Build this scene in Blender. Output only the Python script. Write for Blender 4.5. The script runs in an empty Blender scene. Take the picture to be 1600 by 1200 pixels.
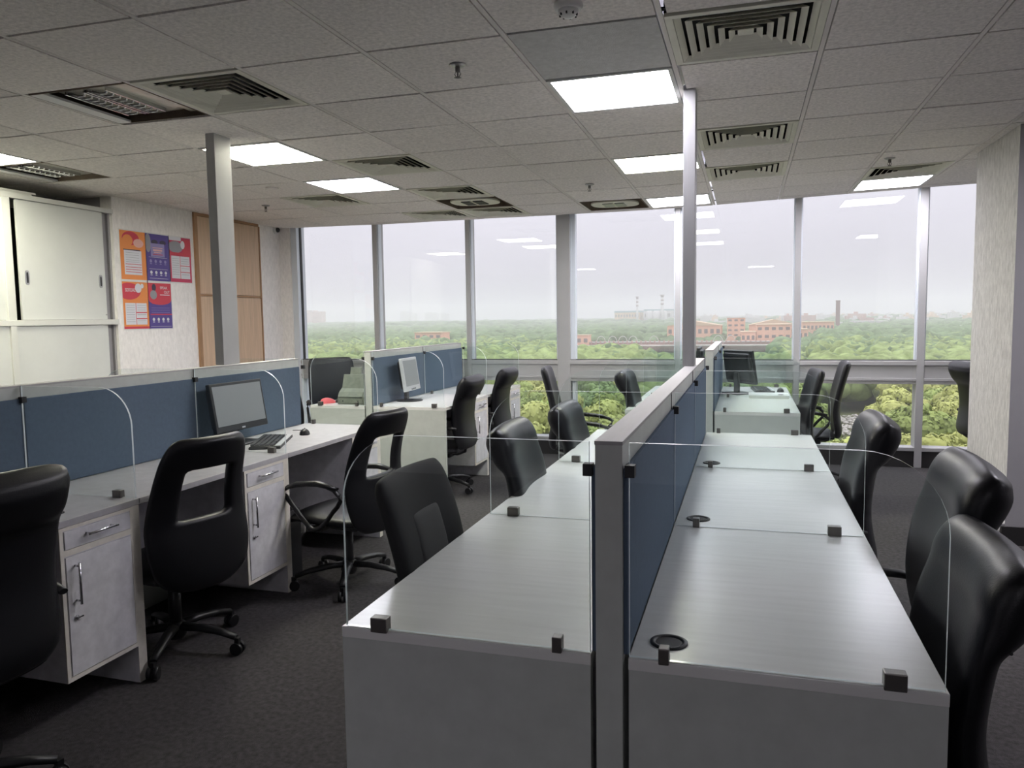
import bpy, bmesh, math, random
from mathutils import Vector, Matrix, noise
random.seed(7)
PI = math.pi
sc = bpy.context.scene
COL = sc.collection

# ------------------------------------------------------------------ camera, world, exposure
H = 1.45                                   # eye height
F_PX = 1211.3
yaw, pitch, roll = math.radians(-16.861), math.radians(-4.840), math.radians(-0.831)
cy, sy, cp, sp, cr, sr = math.cos(yaw), math.sin(yaw), math.cos(pitch), math.sin(pitch), math.cos(roll), math.sin(roll)
FW = Vector((sy*cp, cy*cp, sp)); RT0 = Vector((cy, -sy, 0)); UP0 = RT0.cross(FW)
RT = RT0*cr + UP0*sr; UP = -RT0*sr + UP0*cr
cam = bpy.data.cameras.new('camera'); co = bpy.data.objects.new('camera', cam); COL.objects.link(co)
cam.sensor_width = 36; cam.lens = F_PX/1600*36; cam.clip_end = 9000; cam.clip_start = 0.02
M = Matrix((RT, UP, -FW)).transposed().to_4x4(); M.translation = (0, 0, H); co.matrix_world = M
sc.camera = co

sc.view_settings.view_transform = 'Standard'; sc.view_settings.look = 'None'
sc.view_settings.exposure = 0.25; sc.view_settings.gamma = 1; sc.view_settings.use_curve_mapping = False

w = bpy.data.worlds.new('overcast_sky'); sc.world = w; w.use_nodes = True
nt = w.node_tree; nt.nodes.clear()
tc = nt.nodes.new('ShaderNodeTexCoord'); sep = nt.nodes.new('ShaderNodeSeparateXYZ'); nt.links.new(tc.outputs['Generated'], sep.inputs[0])
rp = nt.nodes.new('ShaderNodeValToRGB'); nt.links.new(sep.outputs['Z'], rp.inputs[0])
# overcast sky: brightens steadily from the horizon to the zenith
rp.color_ramp.elements[0].position = 0.0; rp.color_ramp.elements[0].color = (0.195, 0.190, 0.211, 1)
rp.color_ramp.elements[1].position = 1.0; rp.color_ramp.elements[1].color = (0.78, 0.78, 0.84, 1)
nz = nt.nodes.new('ShaderNodeTexNoise'); nz.inputs['Scale'].default_value = 2.2; nz.inputs['Detail'].default_value = 4
mp = nt.nodes.new('ShaderNodeMapping'); mp.inputs['Scale'].default_value = (1, 1, 3.0)
nt.links.new(tc.outputs['Generated'], mp.inputs[0]); nt.links.new(mp.outputs[0], nz.inputs[0])
mr = nt.nodes.new('ShaderNodeMapRange'); mr.inputs[1].default_value = .3; mr.inputs[2].default_value = .7; mr.inputs[3].default_value = .95; mr.inputs[4].default_value = 1.05
nt.links.new(nz.outputs[0], mr.inputs[0])
mx = nt.nodes.new('ShaderNodeMix'); mx.data_type = 'RGBA'; mx.blend_type = 'MULTIPLY'; mx.inputs[0].default_value = 1
nt.links.new(rp.outputs[0], mx.inputs[6]); nt.links.new(mr.outputs[0], mx.inputs[7])
bg = nt.nodes.new('ShaderNodeBackground'); bg.inputs['Strength'].default_value = 2.75
nt.links.new(mx.outputs[2], bg.inputs[0])
wo = nt.nodes.new('ShaderNodeOutputWorld'); nt.links.new(bg.outputs[0], wo.inputs[0])
LED_STRENGTH = 38.0

cs = sc.cycles
cs.max_bounces = 12; cs.diffuse_bounces = 6; cs.glossy_bounces = 4; cs.transmission_bounces = 6
cs.transparent_max_bounces = 32; cs.volume_bounces = 2
cs.sample_clamp_indirect = 6; cs.use_denoising = True; cs.caustics_reflective = False; cs.caustics_refractive = False

# ------------------------------------------------------------------ materials
MATS = {}
def mat(name, color, rough=0.6, metal=0.0, spec=0.5, var=0.0, vscale=8.0, bump=0.0, bscale=200.0, stretch=(1, 1, 1), rnd=0.0, coat=0.0):
    if name in MATS: return MATS[name]
    m = bpy.data.materials.new(name); m.use_nodes = True; t = m.node_tree
    b = t.nodes['Principled BSDF']
    b.inputs['Base Color'].default_value = (*color, 1); b.inputs['Roughness'].default_value = rough
    b.inputs['Metallic'].default_value = metal; b.inputs['Specular IOR Level'].default_value = spec
    if coat: b.inputs['Coat Weight'].default_value = coat
    tcn = t.nodes.new('ShaderNodeTexCoord'); mpn = t.nodes.new('ShaderNodeMapping'); mpn.inputs['Scale'].default_value = stretch
    t.links.new(tcn.outputs['Object'], mpn.inputs[0])
    if var or rnd:
        n = t.nodes.new('ShaderNodeTexNoise'); n.inputs['Scale'].default_value = vscale; n.inputs['Detail'].default_value = 5; n.inputs['Roughness'].default_value = .6
        t.links.new(mpn.outputs[0], n.inputs[0])
        r = t.nodes.new('ShaderNodeMapRange'); r.inputs[1].default_value = .3; r.inputs[2].default_value = .7
        r.inputs[3].default_value = 1-var; r.inputs[4].default_value = 1+var
        t.links.new(n.outputs[0], r.inputs[0])
        last = r.outputs[0]
        if rnd:
            oi = t.nodes.new('ShaderNodeObjectInfo'); r2 = t.nodes.new('ShaderNodeMapRange'); r2.inputs[3].default_value = 1-rnd; r2.inputs[4].default_value = 1+rnd
            t.links.new(oi.outputs['Random'], r2.inputs[0])
            mm = t.nodes.new('ShaderNodeMath'); mm.operation = 'MULTIPLY'; t.links.new(last, mm.inputs[0]); t.links.new(r2.outputs[0], mm.inputs[1]); last = mm.outputs[0]
        x = t.nodes.new('ShaderNodeMix'); x.data_type = 'RGBA'; x.blend_type = 'MULTIPLY'; x.inputs[0].default_value = 1
        x.inputs[6].default_value = (*color, 1); t.links.new(last, x.inputs[7]); t.links.new(x.outputs[2], b.inputs['Base Color'])
    if bump:
        n2 = t.nodes.new('ShaderNodeTexNoise'); n2.inputs['Scale'].default_value = bscale; n2.inputs['Detail'].default_value = 4
        t.links.new(mpn.outputs[0], n2.inputs[0])
        bp = t.nodes.new('ShaderNodeBump'); bp.inputs['Strength'].default_value = bump; bp.inputs['Distance'].default_value = 0.006 if 'plaster' in name else 0.004
        t.links.new(n2.outputs[0], bp.inputs['Height']); t.links.new(bp.outputs[0], b.inputs['Normal'])
    MATS[name] = m; return m

def emis(name, color, strength, streak=False):
    m = bpy.data.materials.new(name); m.use_nodes = True; t = m.node_tree; t.nodes.clear()
    e = t.nodes.new('ShaderNodeEmission'); e.inputs[0].default_value = (*color, 1); e.inputs[1].default_value = strength
    if streak:
        c = t.nodes.new('ShaderNodeTexCoord'); s = t.nodes.new('ShaderNodeSeparateXYZ'); t.links.new(c.outputs['Object'], s.inputs[0])
        k = t.nodes.new('ShaderNodeMath'); k.operation = 'MULTIPLY'; k.inputs[1].default_value = 31.0; t.links.new(s.outputs['Y'], k.inputs[0])
        q = t.nodes.new('ShaderNodeMath'); q.operation = 'COSINE'; t.links.new(k.outputs[0], q.inputs[0])
        r = t.nodes.new('ShaderNodeMapRange'); r.inputs[1].default_value = -1; r.inputs[3].default_value = strength*.62; r.inputs[4].default_value = strength
        t.links.new(q.outputs[0], r.inputs[0]); t.links.new(r.outputs[0], e.inputs[1])
    o = t.nodes.new('ShaderNodeOutputMaterial'); t.links.new(e.outputs[0], o.inputs[0])
    return m

def glassmat(name, tint, ior=1.45, rough=0.0):
    m = bpy.data.materials.new(name); m.use_nodes = True; t = m.node_tree; t.nodes.clear()
    tr = t.nodes.new('ShaderNodeBsdfTransparent'); tr.inputs[0].default_value = (*tint, 1)
    g = t.nodes.new('ShaderNodeBsdfGlossy'); g.inputs['Roughness'].default_value = rough
    f = t.nodes.new('ShaderNodeFresnel')
    # the pane is not refracting, so its far face uses the same air-to-glass reflectance as its near face
    ge = t.nodes.new('ShaderNodeNewGeometry'); mi = t.nodes.new('ShaderNodeMapRange'); mi.inputs[3].default_value = ior; mi.inputs[4].default_value = 1/ior
    t.links.new(ge.outputs['Backfacing'], mi.inputs[0]); t.links.new(mi.outputs[0], f.inputs[0])
    x = t.nodes.new('ShaderNodeMixShader'); t.links.new(f.outputs[0], x.inputs[0]); t.links.new(tr.outputs[0], x.inputs[1]); t.links.new(g.outputs[0], x.inputs[2])
    o = t.nodes.new('ShaderNodeOutputMaterial'); t.links.new(x.outputs[0], o.inputs[0])
    return m

def plaster(name, color, amp=.08, scale=(42, 42, 18)):
    m = mat(name, color, .85, var=amp, vscale=1.0, bump=1.0, bscale=1.0, stretch=scale, spec=.2)
    return m

m_tile = mat('mineral_tile', (.84, .80, .765), .95, var=.17, vscale=55, bump=.4, bscale=160, rnd=.05, spec=.1)
m_tile_d = mat('dark_mineral_tile', (.58, .58, .57), .95, var=.1, vscale=38, bump=.4, bscale=160, spec=.1)
m_tbar = mat('grid_metal', (.78, .74, .71), .6, var=.06, vscale=3)
m_plenum = mat('plenum_void', (.03, .03, .035), .9)
m_vent = mat('vent_cream', (.72, .71, .61), .5, var=.05, vscale=6)
m_ventdark = mat('vent_throat', (.02, .02, .02), .9)
m_wall = plaster('wall_plaster', (.90, .87, .84))
m_col = plaster('column_plaster', (.62, .605, .58), .2, (55, 55, 17))
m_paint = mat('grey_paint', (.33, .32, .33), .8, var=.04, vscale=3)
m_alu = mat('window_aluminium', (.42, .42, .42), .45, var=.03, vscale=4)
m_alu_w = mat('window_frame_pale', (.72, .77, .82), .4)  # on the mullion sides this pale blue stands for daylight
m_gasket = mat('black_gasket', (.02, .02, .022), .6)
m_skirt = mat('black_skirting', (.018, .017, .017), .5)
m_carpet = mat('carpet', (.084, .079, .080), 1.0, var=.3, vscale=45, bump=1.0, bscale=500, spec=.1)
m_lam = mat('white_laminate', (.78, .775, .75), .25, var=.05, vscale=3, stretch=(1.2, 14, 8), spec=.5)
m_ctop = mat('grey_desktop', (.47, .46, .475), .3, var=.1, vscale=16)
m_cap = mat('cap_laminate', (.42, .41, .41), .6, var=.05, vscale=3, stretch=(14, 1.2, 8))
m_lamp_ = mat('panel_laminate', (.53, .55, .52), .45, var=.06, vscale=14)
m_marble = mat('grey_laminate', (.72, .71, .735), .5, var=.12, vscale=16)
m_edge = mat('beige_edge_band', (.80, .76, .68), .5, var=.1, vscale=20)
m_fabric = mat('blue_fabric', (.115, .155, .21), .9, var=.06, vscale=60, bump=.3, bscale=700, spec=.2)
m_leather = mat('black_leather', (.006, .006, .008), .40, bump=.12, bscale=260, spec=.32, var=.1)
m_mesh = mat('charcoal_mesh', (.030, .030, .031), .8, bump=.5, bscale=900)
m_cloth = mat('black_cloth', (.011, .011, .012), .75, bump=.3, bscale=700, spec=.25)
m_plastic = mat('black_plastic', (.012, .012, .013), .42, spec=.5)
m_chrome = mat('chrome', (.62, .62, .64), .22, metal=1)
m_clamp = mat('clamp_metal', (.16, .15, .14), .35, metal=.7)
m_silver = mat('silver_plastic', (.58, .59, .61), .35, metal=.2)
m_screen = mat('screen', (.27, .285, .29), .3, spec=.6)
m_beige = mat('scanner_plastic', (.19, .20, .16), .6, var=.2, vscale=25)
m_red = mat('red_plastic', (.75, .12, .13), .35)
m_wood = mat('oak_veneer', (.62, .44, .30), .5, var=.12, vscale=4, stretch=(10, 10, .7))
m_woodframe = mat('oak_frame', (.36, .20, .10), .5, var=.1, vscale=6)
m_cab = mat('cabinet_white', (.66, .67, .64), .5, var=.04, vscale=3)
m_cabedge = mat('cabinet_edge', (.66, .66, .62), .5)
m_cabin = mat('cabinet_inside', (.02, .02, .02), .8)
m_white = mat('white_plastic', (.75, .75, .73), .45)
m_brushed = mat('brushed_steel', (.42, .42, .42), .35, metal=1)
m_glass = glassmat('clear_glass', (.965, .985, .98))
m_win = glassmat('window_glass', (.975, .97, .985))
m_gedge = mat('glass_edge', (.86, .93, .93), .15, spec=.8)  # pale base colour stands in for daylight piped through the glass edge
m_led_c = emis('led_cool', (.93, .90, 1.0), LED_STRENGTH*.75)
m_led_s = emis('led_cool_streaked', (.93, .90, 1.0), LED_STRENGTH*.85, True)
m_led_w = emis('led_warm', (1.0, .98, .80), LED_STRENGTH*.9)

# ------------------------------------------------------------------ helpers
class MB:
    """collects boxes, prisms and tubes, then links them as one mesh object"""
    def __init__(s): s.v = []; s.f = []; s.m = []; s.smooth = []
    def add(s, vs, fs, mi=0, sm=False):
        o = len(s.v); s.v += [tuple(v) for v in vs]
        for f in fs: s.f.append([o+i for i in f]); s.m.append(mi); s.smooth.append(sm)
        return s
    def box(s, x0, x1, y0, y1, z0, z1, mi=0):
        vs = [(x, y, z) for z in (z0, z1) for y in (y0, y1) for x in (x0, x1)]
        return s.add(vs, [(0, 2, 3, 1), (4, 5, 7, 6), (0, 1, 5, 4), (2, 6, 7, 3), (0, 4, 6, 2), (1, 3, 7, 5)], mi)
    def prism(s, pts, axis, a, b, mi=0, mi_side=None, sm=False):
        """pts: 2D outline, extruded along axis from a to b"""
        n = len(pts)
        def P(p, t):
            if axis == 'x': return (t, p[0], p[1])
            if axis == 'y': return (p[0], t, p[1])
            return (p[0], p[1], t)
        vs = [P(p, a) for p in pts]+[P(p, b) for p in pts]
        s.add(vs, [list(range(n))[::-1], list(range(n, 2*n))], mi)
        o = len(s.v)-2*n
        for i in range(n):
            j = (i+1) % n
            s.f.append([o+i, o+j, o+n+j, o+n+i]); s.m.append(mi if mi_side is None else mi_side); s.smooth.append(sm)
        return s
    def tube(s, path, r, n=8, mi=0, flat=1.0, closed=False):
        path = [Vector(p) for p in path]; N = len(path); rings = []
        for i, p in enumerate(path):
            a = path[(i-1) % N] if (closed or i > 0) else p
            b = path[(i+1) % N] if (closed or i < N-1) else p
            d = (b-a).normalized()
            u = d.cross(Vector((0, 0, 1)))
            if u.length < .05: u = d.cross(Vector((0, 1, 0)))
            u.normalize(); v = u.cross(d)
            rr = r[i] if isinstance(r, (list, tuple)) else r
            rings.append([p+u*math.cos(2*PI*k/n)*rr+v*math.sin(2*PI*k/n)*rr*flat for k in range(n)])
        o = len(s.v)
        for R_ in rings: s.v += [tuple(q) for q in R_]
        for i in range(N if closed else N-1):
            j = (i+1) % N
            for k in range(n):
                k2 = (k+1) % n
                s.f.append([o+i*n+k, o+i*n+k2, o+j*n+k2, o+j*n+k]); s.m.append(mi); s.smooth.append(True)
        if not closed:
            s.f.append([o+k for k in range(n)]); s.m.append(mi); s.smooth.append(False)
            s.f.append([o+(N-1)*n+k for k in range(n)][::-1]); s.m.append(mi); s.smooth.append(False)
        return s
    def lathe(s, prof, c=(0, 0, 0), n=24, mi=0, axis='z'):
        rings = []
        for r, h in prof:
            ring = []
            for k in range(n):
                a = 2*PI*k/n
                if axis == 'z': q = (c[0]+r*math.cos(a), c[1]+r*math.sin(a), c[2]+h)
                elif axis == 'y': q = (c[0]+r*math.cos(a), c[1]+h, c[2]+r*math.sin(a))
                else: q = (c[0]+h, c[1]+r*math.cos(a), c[2]+r*math.sin(a))
                ring.append(q)
            rings.append(ring)
        o = len(s.v)
        for R_ in rings: s.v += R_
        for i in range(len(rings)-1):
            for k in range(n):
                k2 = (k+1) % n
                s.f.append([o+i*n+k, o+i*n+k2, o+(i+1)*n+k2, o+(i+1)*n+k]); s.m.append(mi); s.smooth.append(True)
        s.f.append([o+k for k in range(n)][::-1]); s.m.append(mi); s.smooth.append(False)
        e = o+(len(rings)-1)*n
        s.f.append([e+k for k in range(n)]); s.m.append(mi); s.smooth.append(False)
        return s
    def mesh(s, name, mats):
        me = bpy.data.meshes.new(name); me.from_pydata(s.v, [], s.f)
        for m in (mats if isinstance(mats, (list, tuple)) else [mats]): me.materials.append(m)
        me.polygons.foreach_set('material_index', s.m); me.polygons.foreach_set('use_smooth', s.smooth)
        bm = bmesh.new(); bm.from_mesh(me); bmesh.ops.recalc_face_normals(bm, faces=bm.faces); bm.to_mesh(me); bm.free()
        me.update(); return me
    def build(s, name, mats, parent=None, bevel=0, subsurf=0, loc=None):
        o = bpy.data.objects.new(name, s.mesh(name, mats)); COL.objects.link(o)
        if parent: o.parent = parent
        if loc: o.location = loc
        if bevel:
            b = o.modifiers.new('bevel', 'BEVEL'); b.width = bevel; b.segments = 2; b.limit_method = 'ANGLE'
        if subsurf:
            b = o.modifiers.new('sub', 'SUBSURF'); b.levels = b.render_levels = subsurf
        return o

def tag(o, label, cat, group=None):
    o['label'] = label; o['category'] = cat
    if group: o['group'] = group
    return o
def thing(name, label, cat, loc=(0, 0, 0), rz=0, group=None):
    o = bpy.data.objects.new(name, None); COL.objects.link(o); o.empty_display_size = .1
    o.location = loc; o.rotation_euler = (0, 0, rz)
    return tag(o, label, cat, group)
def struct(o):
    o['kind'] = 'structure'; return o
def stuff(o):
    o['kind'] = 'stuff'; return o
def copy_tree(o, parent=None):
    c = o.copy(); COL.objects.link(c)
    if parent: c.parent = parent
    for ch in list(KIDS.get(o.name, o.children)): copy_tree(ch, c)
    return c
KIDS = {}
def text_mesh(s, size, mat_, M4, name, parent):
    cu = bpy.data.curves.new(name, 'FONT'); cu.body = s; cu.size = size; cu.extrude = .0003; cu.space_character = .95
    tmp = bpy.data.objects.new('tmp_text', cu); COL.objects.link(tmp)
    dg = bpy.context.evaluated_depsgraph_get(); me = bpy.data.meshes.new_from_object(tmp.evaluated_get(dg))
    bpy.data.objects.remove(tmp); me.transform(M4); me.materials.clear(); me.materials.append(mat_)
    o = bpy.data.objects.new(name, me); COL.objects.link(o); o.parent = parent
    return o

# ------------------------------------------------------------------ the room shell
CX0, CS, CY0, CT, CZ = -1.5157, .6, 3.5714, .6017, 2.545     # ceiling grid: x = CX0+CS*i, y = CY0+CT*j
YW = 7.95                                                     # inner face of the window mullions
XL, XR, YB = -5.2, 4.6, -3.6
def cz(x, y):
    """the old grid sags a little on the left and lifts on the right, near the windows"""
    k = max(0, min(1, (y-3.2)/4.4))
    hx = -.034 if x < -.8 else min(.045, -.034+(x+.8)*.029)
    if x < -4: hx += (-4-x)*.012
    return CZ+k*hx

floor = struct(MB().box(-6.1, XR, YB, 8.1, -.12, 0).build('floor', m_carpet))
ceiling = struct(MB().box(-6.1, XR, YB, 8.0, 2.85, 2.92).build('ceiling', m_plenum))
I0, I1, J0, J1 = -8, 9, -5, 7
gap = .008
FIX = {}
def cells(lst, k):
    for c in lst: FIX[c] = k
cells([(1, 0)], 'led_s'); cells([(-3, 3), (1, 6), (4, 6)], 'led_c'); cells([(1, 3), (-3, 1), (-6, 0)], 'led_w')
cells([(2, -1), (2, 2), (2, 4), (4, 5), (-2, -1), (-2, 2), (-2, 4), (-2, 6), (-4, 4), (-3, 6)], 'vent')
cells([(-3, -1), (-6, 1), (-2, 5), (0, 6)], 'old')
def cellbox(i, j): return CX0+CS*i, CX0+CS*(i+1), CY0+CT*j, CY0+CT*(j+1)
for i in range(I0, I1):
    for j in range(J0, J1+1):
        if (i, j) in FIX: continue
        x0, x1, y0, y1 = cellbox(i, j)
        if j == J1: y1 = YW
        if i == I0: x0 = -6.08
        if i == I1-1: x1 = XR
        x0 += .014; x1 -= .014; y0 += gap; y1 -= gap
        if i == 2: x0 += .012
        jit = random.uniform(-.0012, .0012); tw = random.uniform(-.0015, .0015)
        b = MB()
        vs = []
        for dz in (-.0, .016):
            for (x, y) in ((x0, y0), (x1, y0), (x0, y1), (x1, y1)):
                vs.append((x, y, cz(x, y)+dz+jit+(tw if x == x1 else -tw)))
        b.add(vs, [(0, 1, 3, 2), (4, 6, 7, 5), (0, 4, 5, 1), (2, 3, 7, 6), (0, 2, 6, 4), (1, 5, 7, 3)])
        b.build('ceiling_tile', m_tile_d if (i, j) == (1, -1) else m_tile, ceiling)
# grid runners: the long ones lie flush, the cross ones recessed above the joint
def bar(x0, x1, y0, y1, dz0, dz1, n=1):
    b = MB()
    ys = [y0+(y1-y0)*k/n for k in range(n+1)]; vs = []
    for y in ys:
        for x in (x0, x1):
            for dz in (dz0, dz1): vs.append((x, y, cz(x, y)+dz))
    fs = []
    for k in range(n):
        a = 4*k; c = a+4
        fs += [(a, a+2, c+2, c), (a+1, c+1, c+3, a+3), (a, c, c+1, a+1), (a+2, a+3, c+3, c+2)]
    fs += [(0, 1, 3, 2), (4*n, 4*n+2, 4*n+3, 4*n+1)]
    return b.add(vs, fs)
for i in range(I0+1, I1):
    x = CX0+CS*i
    wd = .0095
    bar(x-wd, x+wd, CY0+CT*J0, YW, .001, .010, 10).build('ceiling_runner', m_tbar, ceiling)
for j in range(J0, J1+1):
    y = CY0+CT*j
    b = MB()
    for i in range(I0, I1):
        x0, x1 = CX0+CS*i, CX0+CS*(i+1)
        vs = []
        for x in (x0, x1):
            for yy in (y-.012, y+.012):
                for dz in (.017, .024): vs.append((x, yy, cz(x, yy)+dz))
        b.add(vs, [(0, 1, 3, 2), (4, 6, 7, 5), (0, 2, 6, 4), (1, 5, 7, 3), (0, 4, 5, 1), (2, 3, 7, 6)])
    b.build('ceiling_cross_bar', m_ventdark, ceiling)
MB().box(-6.1, XR, YB, CY0+CT*J0, CZ, CZ+.02).build('ceiling_panel', m_tile, ceiling)

# walls
wl = MB().box(XL-.12, XL, 5.45, 8.1, 0, 2.85)
struct(wl.build('wall_left', m_wall))
struct(MB().box(-6.1, -5.98, YB, 8.1, 0, 2.85).build('wall_left_alcove', m_paint))
struct(MB().box(-5.98, XL-.12, 5.45, 5.55, 0, 2.85).build('wall_left_return', m_paint))
struct(MB().box(-6.1, XR, YB-.12, YB, 0, 2.85).build('wall_back', m_paint))
struct(MB().box(XR, XR+.12, YB, 8.1, 0, 2.85).build('wall_right', m_paint))
struct(MB().box(XL, XL+.012, 5.46, 6.44, 0, .1).build('baseboard_left', m_skirt))

# the plastered column on the right
col = struct(MB().box(1.555, 2.5, 5.42, 6.34, 0, 2.85).build('wall_column', m_col, bevel=.004))
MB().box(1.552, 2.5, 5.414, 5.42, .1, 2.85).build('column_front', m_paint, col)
MB().box(1.53, 2.51, 5.40, 5.425, 0, .115).build('skirting', m_skirt, col)
MB().box(1.525, 1.56, 5.425, 6.36, 0, .13).build('skirting', m_paint, col, bevel=.003)

# window wall: mullions, transom band, panes
MX = [(-5.06, -4.985, 0), (-4.022, -3.968, 1), (-2.915, -2.868, 1), (-1.905, -1.768, 2), (-.690, -.640, 1), (.436, .490, 1), (1.512, 1.575, 1), (2.60, 2.66, 1), (3.70, 3.76, 1), (4.5, 4.6, 1)]
ZS0, ZS1, ZL0 = .785, 1.005, .19
for n, (a, b_, k) in enumerate(MX):
    mo = struct(MB().box(a, b_, YW, 8.12, 0, 2.85).build('trim_%d' % (n+1), [m_alu, m_alu_w][0] if n else m_alu_w, bevel=.002))
    if n:
        MB().box(b_, b_+.012, YW+.03, 8.05, ZS1, 2.7).build('frame_bead', m_alu_w, mo)  # daylight on the mullion side is put into the pale bead colour
        MB().box(a-.012, a, YW+.03, 8.05, ZS1, 2.7).build('frame_bead', m_alu_w, mo)
    if k == 2:
        MB().box(b_+.012, b_+.05, YW+.045, 8.08, 0, 2.85).build('side_frame', m_alu_w, mo)
for n in range(len(MX)-1):
    a = MX[n][1]; b_ = MX[n+1][0]
    wn = struct(MB().box(a, b_, 8.055, 8.061, ZS1, 2.72).build('window_%d' % (n+1), m_win))
    MB().box(a, b_, 8.055, 8.061, ZL0, ZS0).build('lower_pane', m_win, wn)
    MB().box(a, b_, YW+.012, 8.11, ZS0, ZS1).build('transom_panel', m_alu, wn)
    MB().box(a, b_, YW-.004, YW+.02, ZS1-.045, ZS1-.004).build('sill_strip', m_alu, wn, bevel=.003)
    MB().box(a, b_, YW+.002, YW+.02, ZS0+.03, ZS0+.055).build('transom_rib', m_alu, wn, bevel=.002)
    MB().box(a, b_, YW+.02, YW+.1, ZS1-.004, ZS1+.006).build('gasket', m_gasket, wn)
    MB().box(a, b_, YW+.0, 8.11, ZL0-.035, ZL0).build('lower_sill', m_alu, wn, bevel=.003)
    MB().box(a, b_, YW+.01, 8.11, 0, ZL0-.036).build('kick_panel', m_skirt, wn)
    MB().box(a, a+.008, YW+.06, 8.05, ZS1, 2.72).build('gasket', m_gasket, wn)
struct(MB().box(-5.21, -5.06, YW-.02, 8.12, 0, 2.85).build('wall_left_end', m_wall))
# slab edges above the ceiling line outside
struct(MB().box(-6.1, XR, 8.06, 8.2, 2.72, 3.2).build('trim_20', m_alu))

# structural posts standing on the partitions
for n, (x0, x1, y0, y1, z0) in enumerate([(-.304, -.247, 3.93, 4.06, 1.2), (-3.007, -2.948, 3.88, 4.03, 1.2)]):
    p = MB().box(x0, x1, y0, y1, z0, cz(x0, y0)+.02)
    o = p.build('support_post', [m_alu], bevel=.002)
    tag(o, ['pale square post rising from the long right-hand partition to the ceiling', 'grey square post rising from the left partition beside the wooden panels'][n], 'post')

# ------------------------------------------------------------------ ceiling fixtures
def frust(b, s0, z0, s1, z1, mi=0):
    """sloping square ring with thickness"""
    t = .0022
    q = []
    for (s, z) in ((s0, z0), (s1, z1)):
        for d in (0, t):
            h = s-d if d == 0 else s-d
            q.append([(-h, -h, z), (h, -h, z), (h, h, z), (-h, h, z)])
    vs = sum(q, []); fs = []
    for k in range(4):
        l = (k+1) % 4
        fs += [(k, l, 8+l, 8+k), (4+k, 12+k, 12+l, 4+l), (k, 4+k, 4+l, l), (8+k, 8+l, 12+l, 12+k)]
    b.add(vs, fs, mi)
def make_vent():
    t = thing('air_vent', '', 'air vent')
    fr = MB(); a = .288; c = .258
    for (x0, x1, y0, y1) in ((-a, a, -a, -c), (-a, a, c, a), (-a, -c, -c, c), (c, a, -c, c)):
        fr.box(x0, x1, y0, y1, -.004, .01)
    fr.build('frame', m_vent, t, bevel=.0015)
    MB().box(-.28, .28, -.28, .28, .09, .1).build('duct_back', m_ventdark, t)
    b = MB()
    for (x0, x1, y0, y1) in ((-a, a, -a, -a+.01), (-a, a, a-.01, a), (-a, -a+.01, -a, a), (a-.01, a, -a, a)): b.box(x0, x1, y0, y1, .01, .09)
    b.build('duct', m_ventdark, t)
    for k in range(6):
        s = .256-.0385*k
        b = MB(); frust(b, s, -.003, s-.021, .015); b.build('louvre', m_vent, t)
    MB().box(-.03, .03, -.03, .03, .006, .02).build('core', m_vent, t)
    return t
def make_led(m):
    t = thing('light_panel', '', 'ceiling light')
    a = .287; c = .268; fr = MB()
    for (x0, x1, y0, y1) in ((-a, a, -a, -c), (-a, a, c, a), (-a, -c, -c, c), (c, a, -c, c)): fr.box(x0, x1, y0, y1, -.004, .012)
    fr.build('frame', m_white, t)
    MB().box(-c, c, -c, c, 0, .006).build('diffuser', m, t)
    return t
m_refl = mat('aged_reflector', (.42, .40, .34), .3, metal=.6, var=.25, vscale=9)
m_stain = mat('stained_board', (.14, .105, .075), .8, var=.4, vscale=6)
def make_old(kind):
    t = thing('louvred_light', '', 'ceiling light')
    b = MB(); b.box(-.285, .285, -.285, .285, .10, .11); b.build('backing', m_stain, t)
    b = MB()
    for (x0, x1, y0, y1) in ((-.285, .285, -.285, -.278), (-.285, .285, .278, .285), (-.285, -.278, -.278, .278), (.278, .285, -.278, .278)): b.box(x0, x1, y0, y1, 0, .1)
    b.build('housing', m_stain, t)
    if kind == 0:                                  # dropped reflector with glinting louvre cells
        MB().box(-.283, -.205, -.28, .28, .0, .012).build('cover_strip', m_white, t)
        pts = [(-.19, -.20), (-.19, .22), (.0, .26), (.17, .24), (.21, .0), (.17, -.24), (.0, -.26), (-.12, -.25)]
        MB().prism(pts, 'z', .028, .036).build('reflector', m_refl, t, bevel=.002)
        MB().box(.19, .282, -.27, .27, .022, .03).build('side_board', m_refl, t)
        MB().box(-.2, .27, -.284, -.235, .03, .04).build('end_board', m_stain, t)
        for x in (-.085, .045):
            for k in range(9):
                y = -.19+.042*k
                bb = MB(); bb.tube([(x-.045, y, .018), (x-.02, y+.02, .008), (x+.02, y+.02, .008), (x+.045, y, .018)], .006, 5)
                bb.build('louvre_cell', m_chrome, t)
            MB().box(x-.058, x-.05, -.21, .19, .008, .028).build('louvre_rail', m_chrome, t)
            MB().box(x+.05, x+.058, -.21, .19, .008, .028).build('louvre_rail', m_chrome, t)
    else:                                          # oval bulkhead with two dark lenses
        n = 28; pts = []
        for k in range(n):
            a = 2*PI*k/n; ca, sa = math.cos(a), math.sin(a)
            pts.append((.225*math.copysign(abs(ca)**.55, ca), .175*math.copysign(abs(sa)**.8, sa)))
        MB().prism(pts, 'z', .004, .02).build('oval_cover', m_vent, t, bevel=.003)
        for x in (-.06, .055): MB().box(x-.045, x+.045, -.1, .1, -.003, .004).build('lens', m_screen if kind == 2 else m_gasket, t)
        MB().box(-.008, .002, -.13, .13, -.004, .004).build('divider', m_vent, t)
    return t
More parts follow.
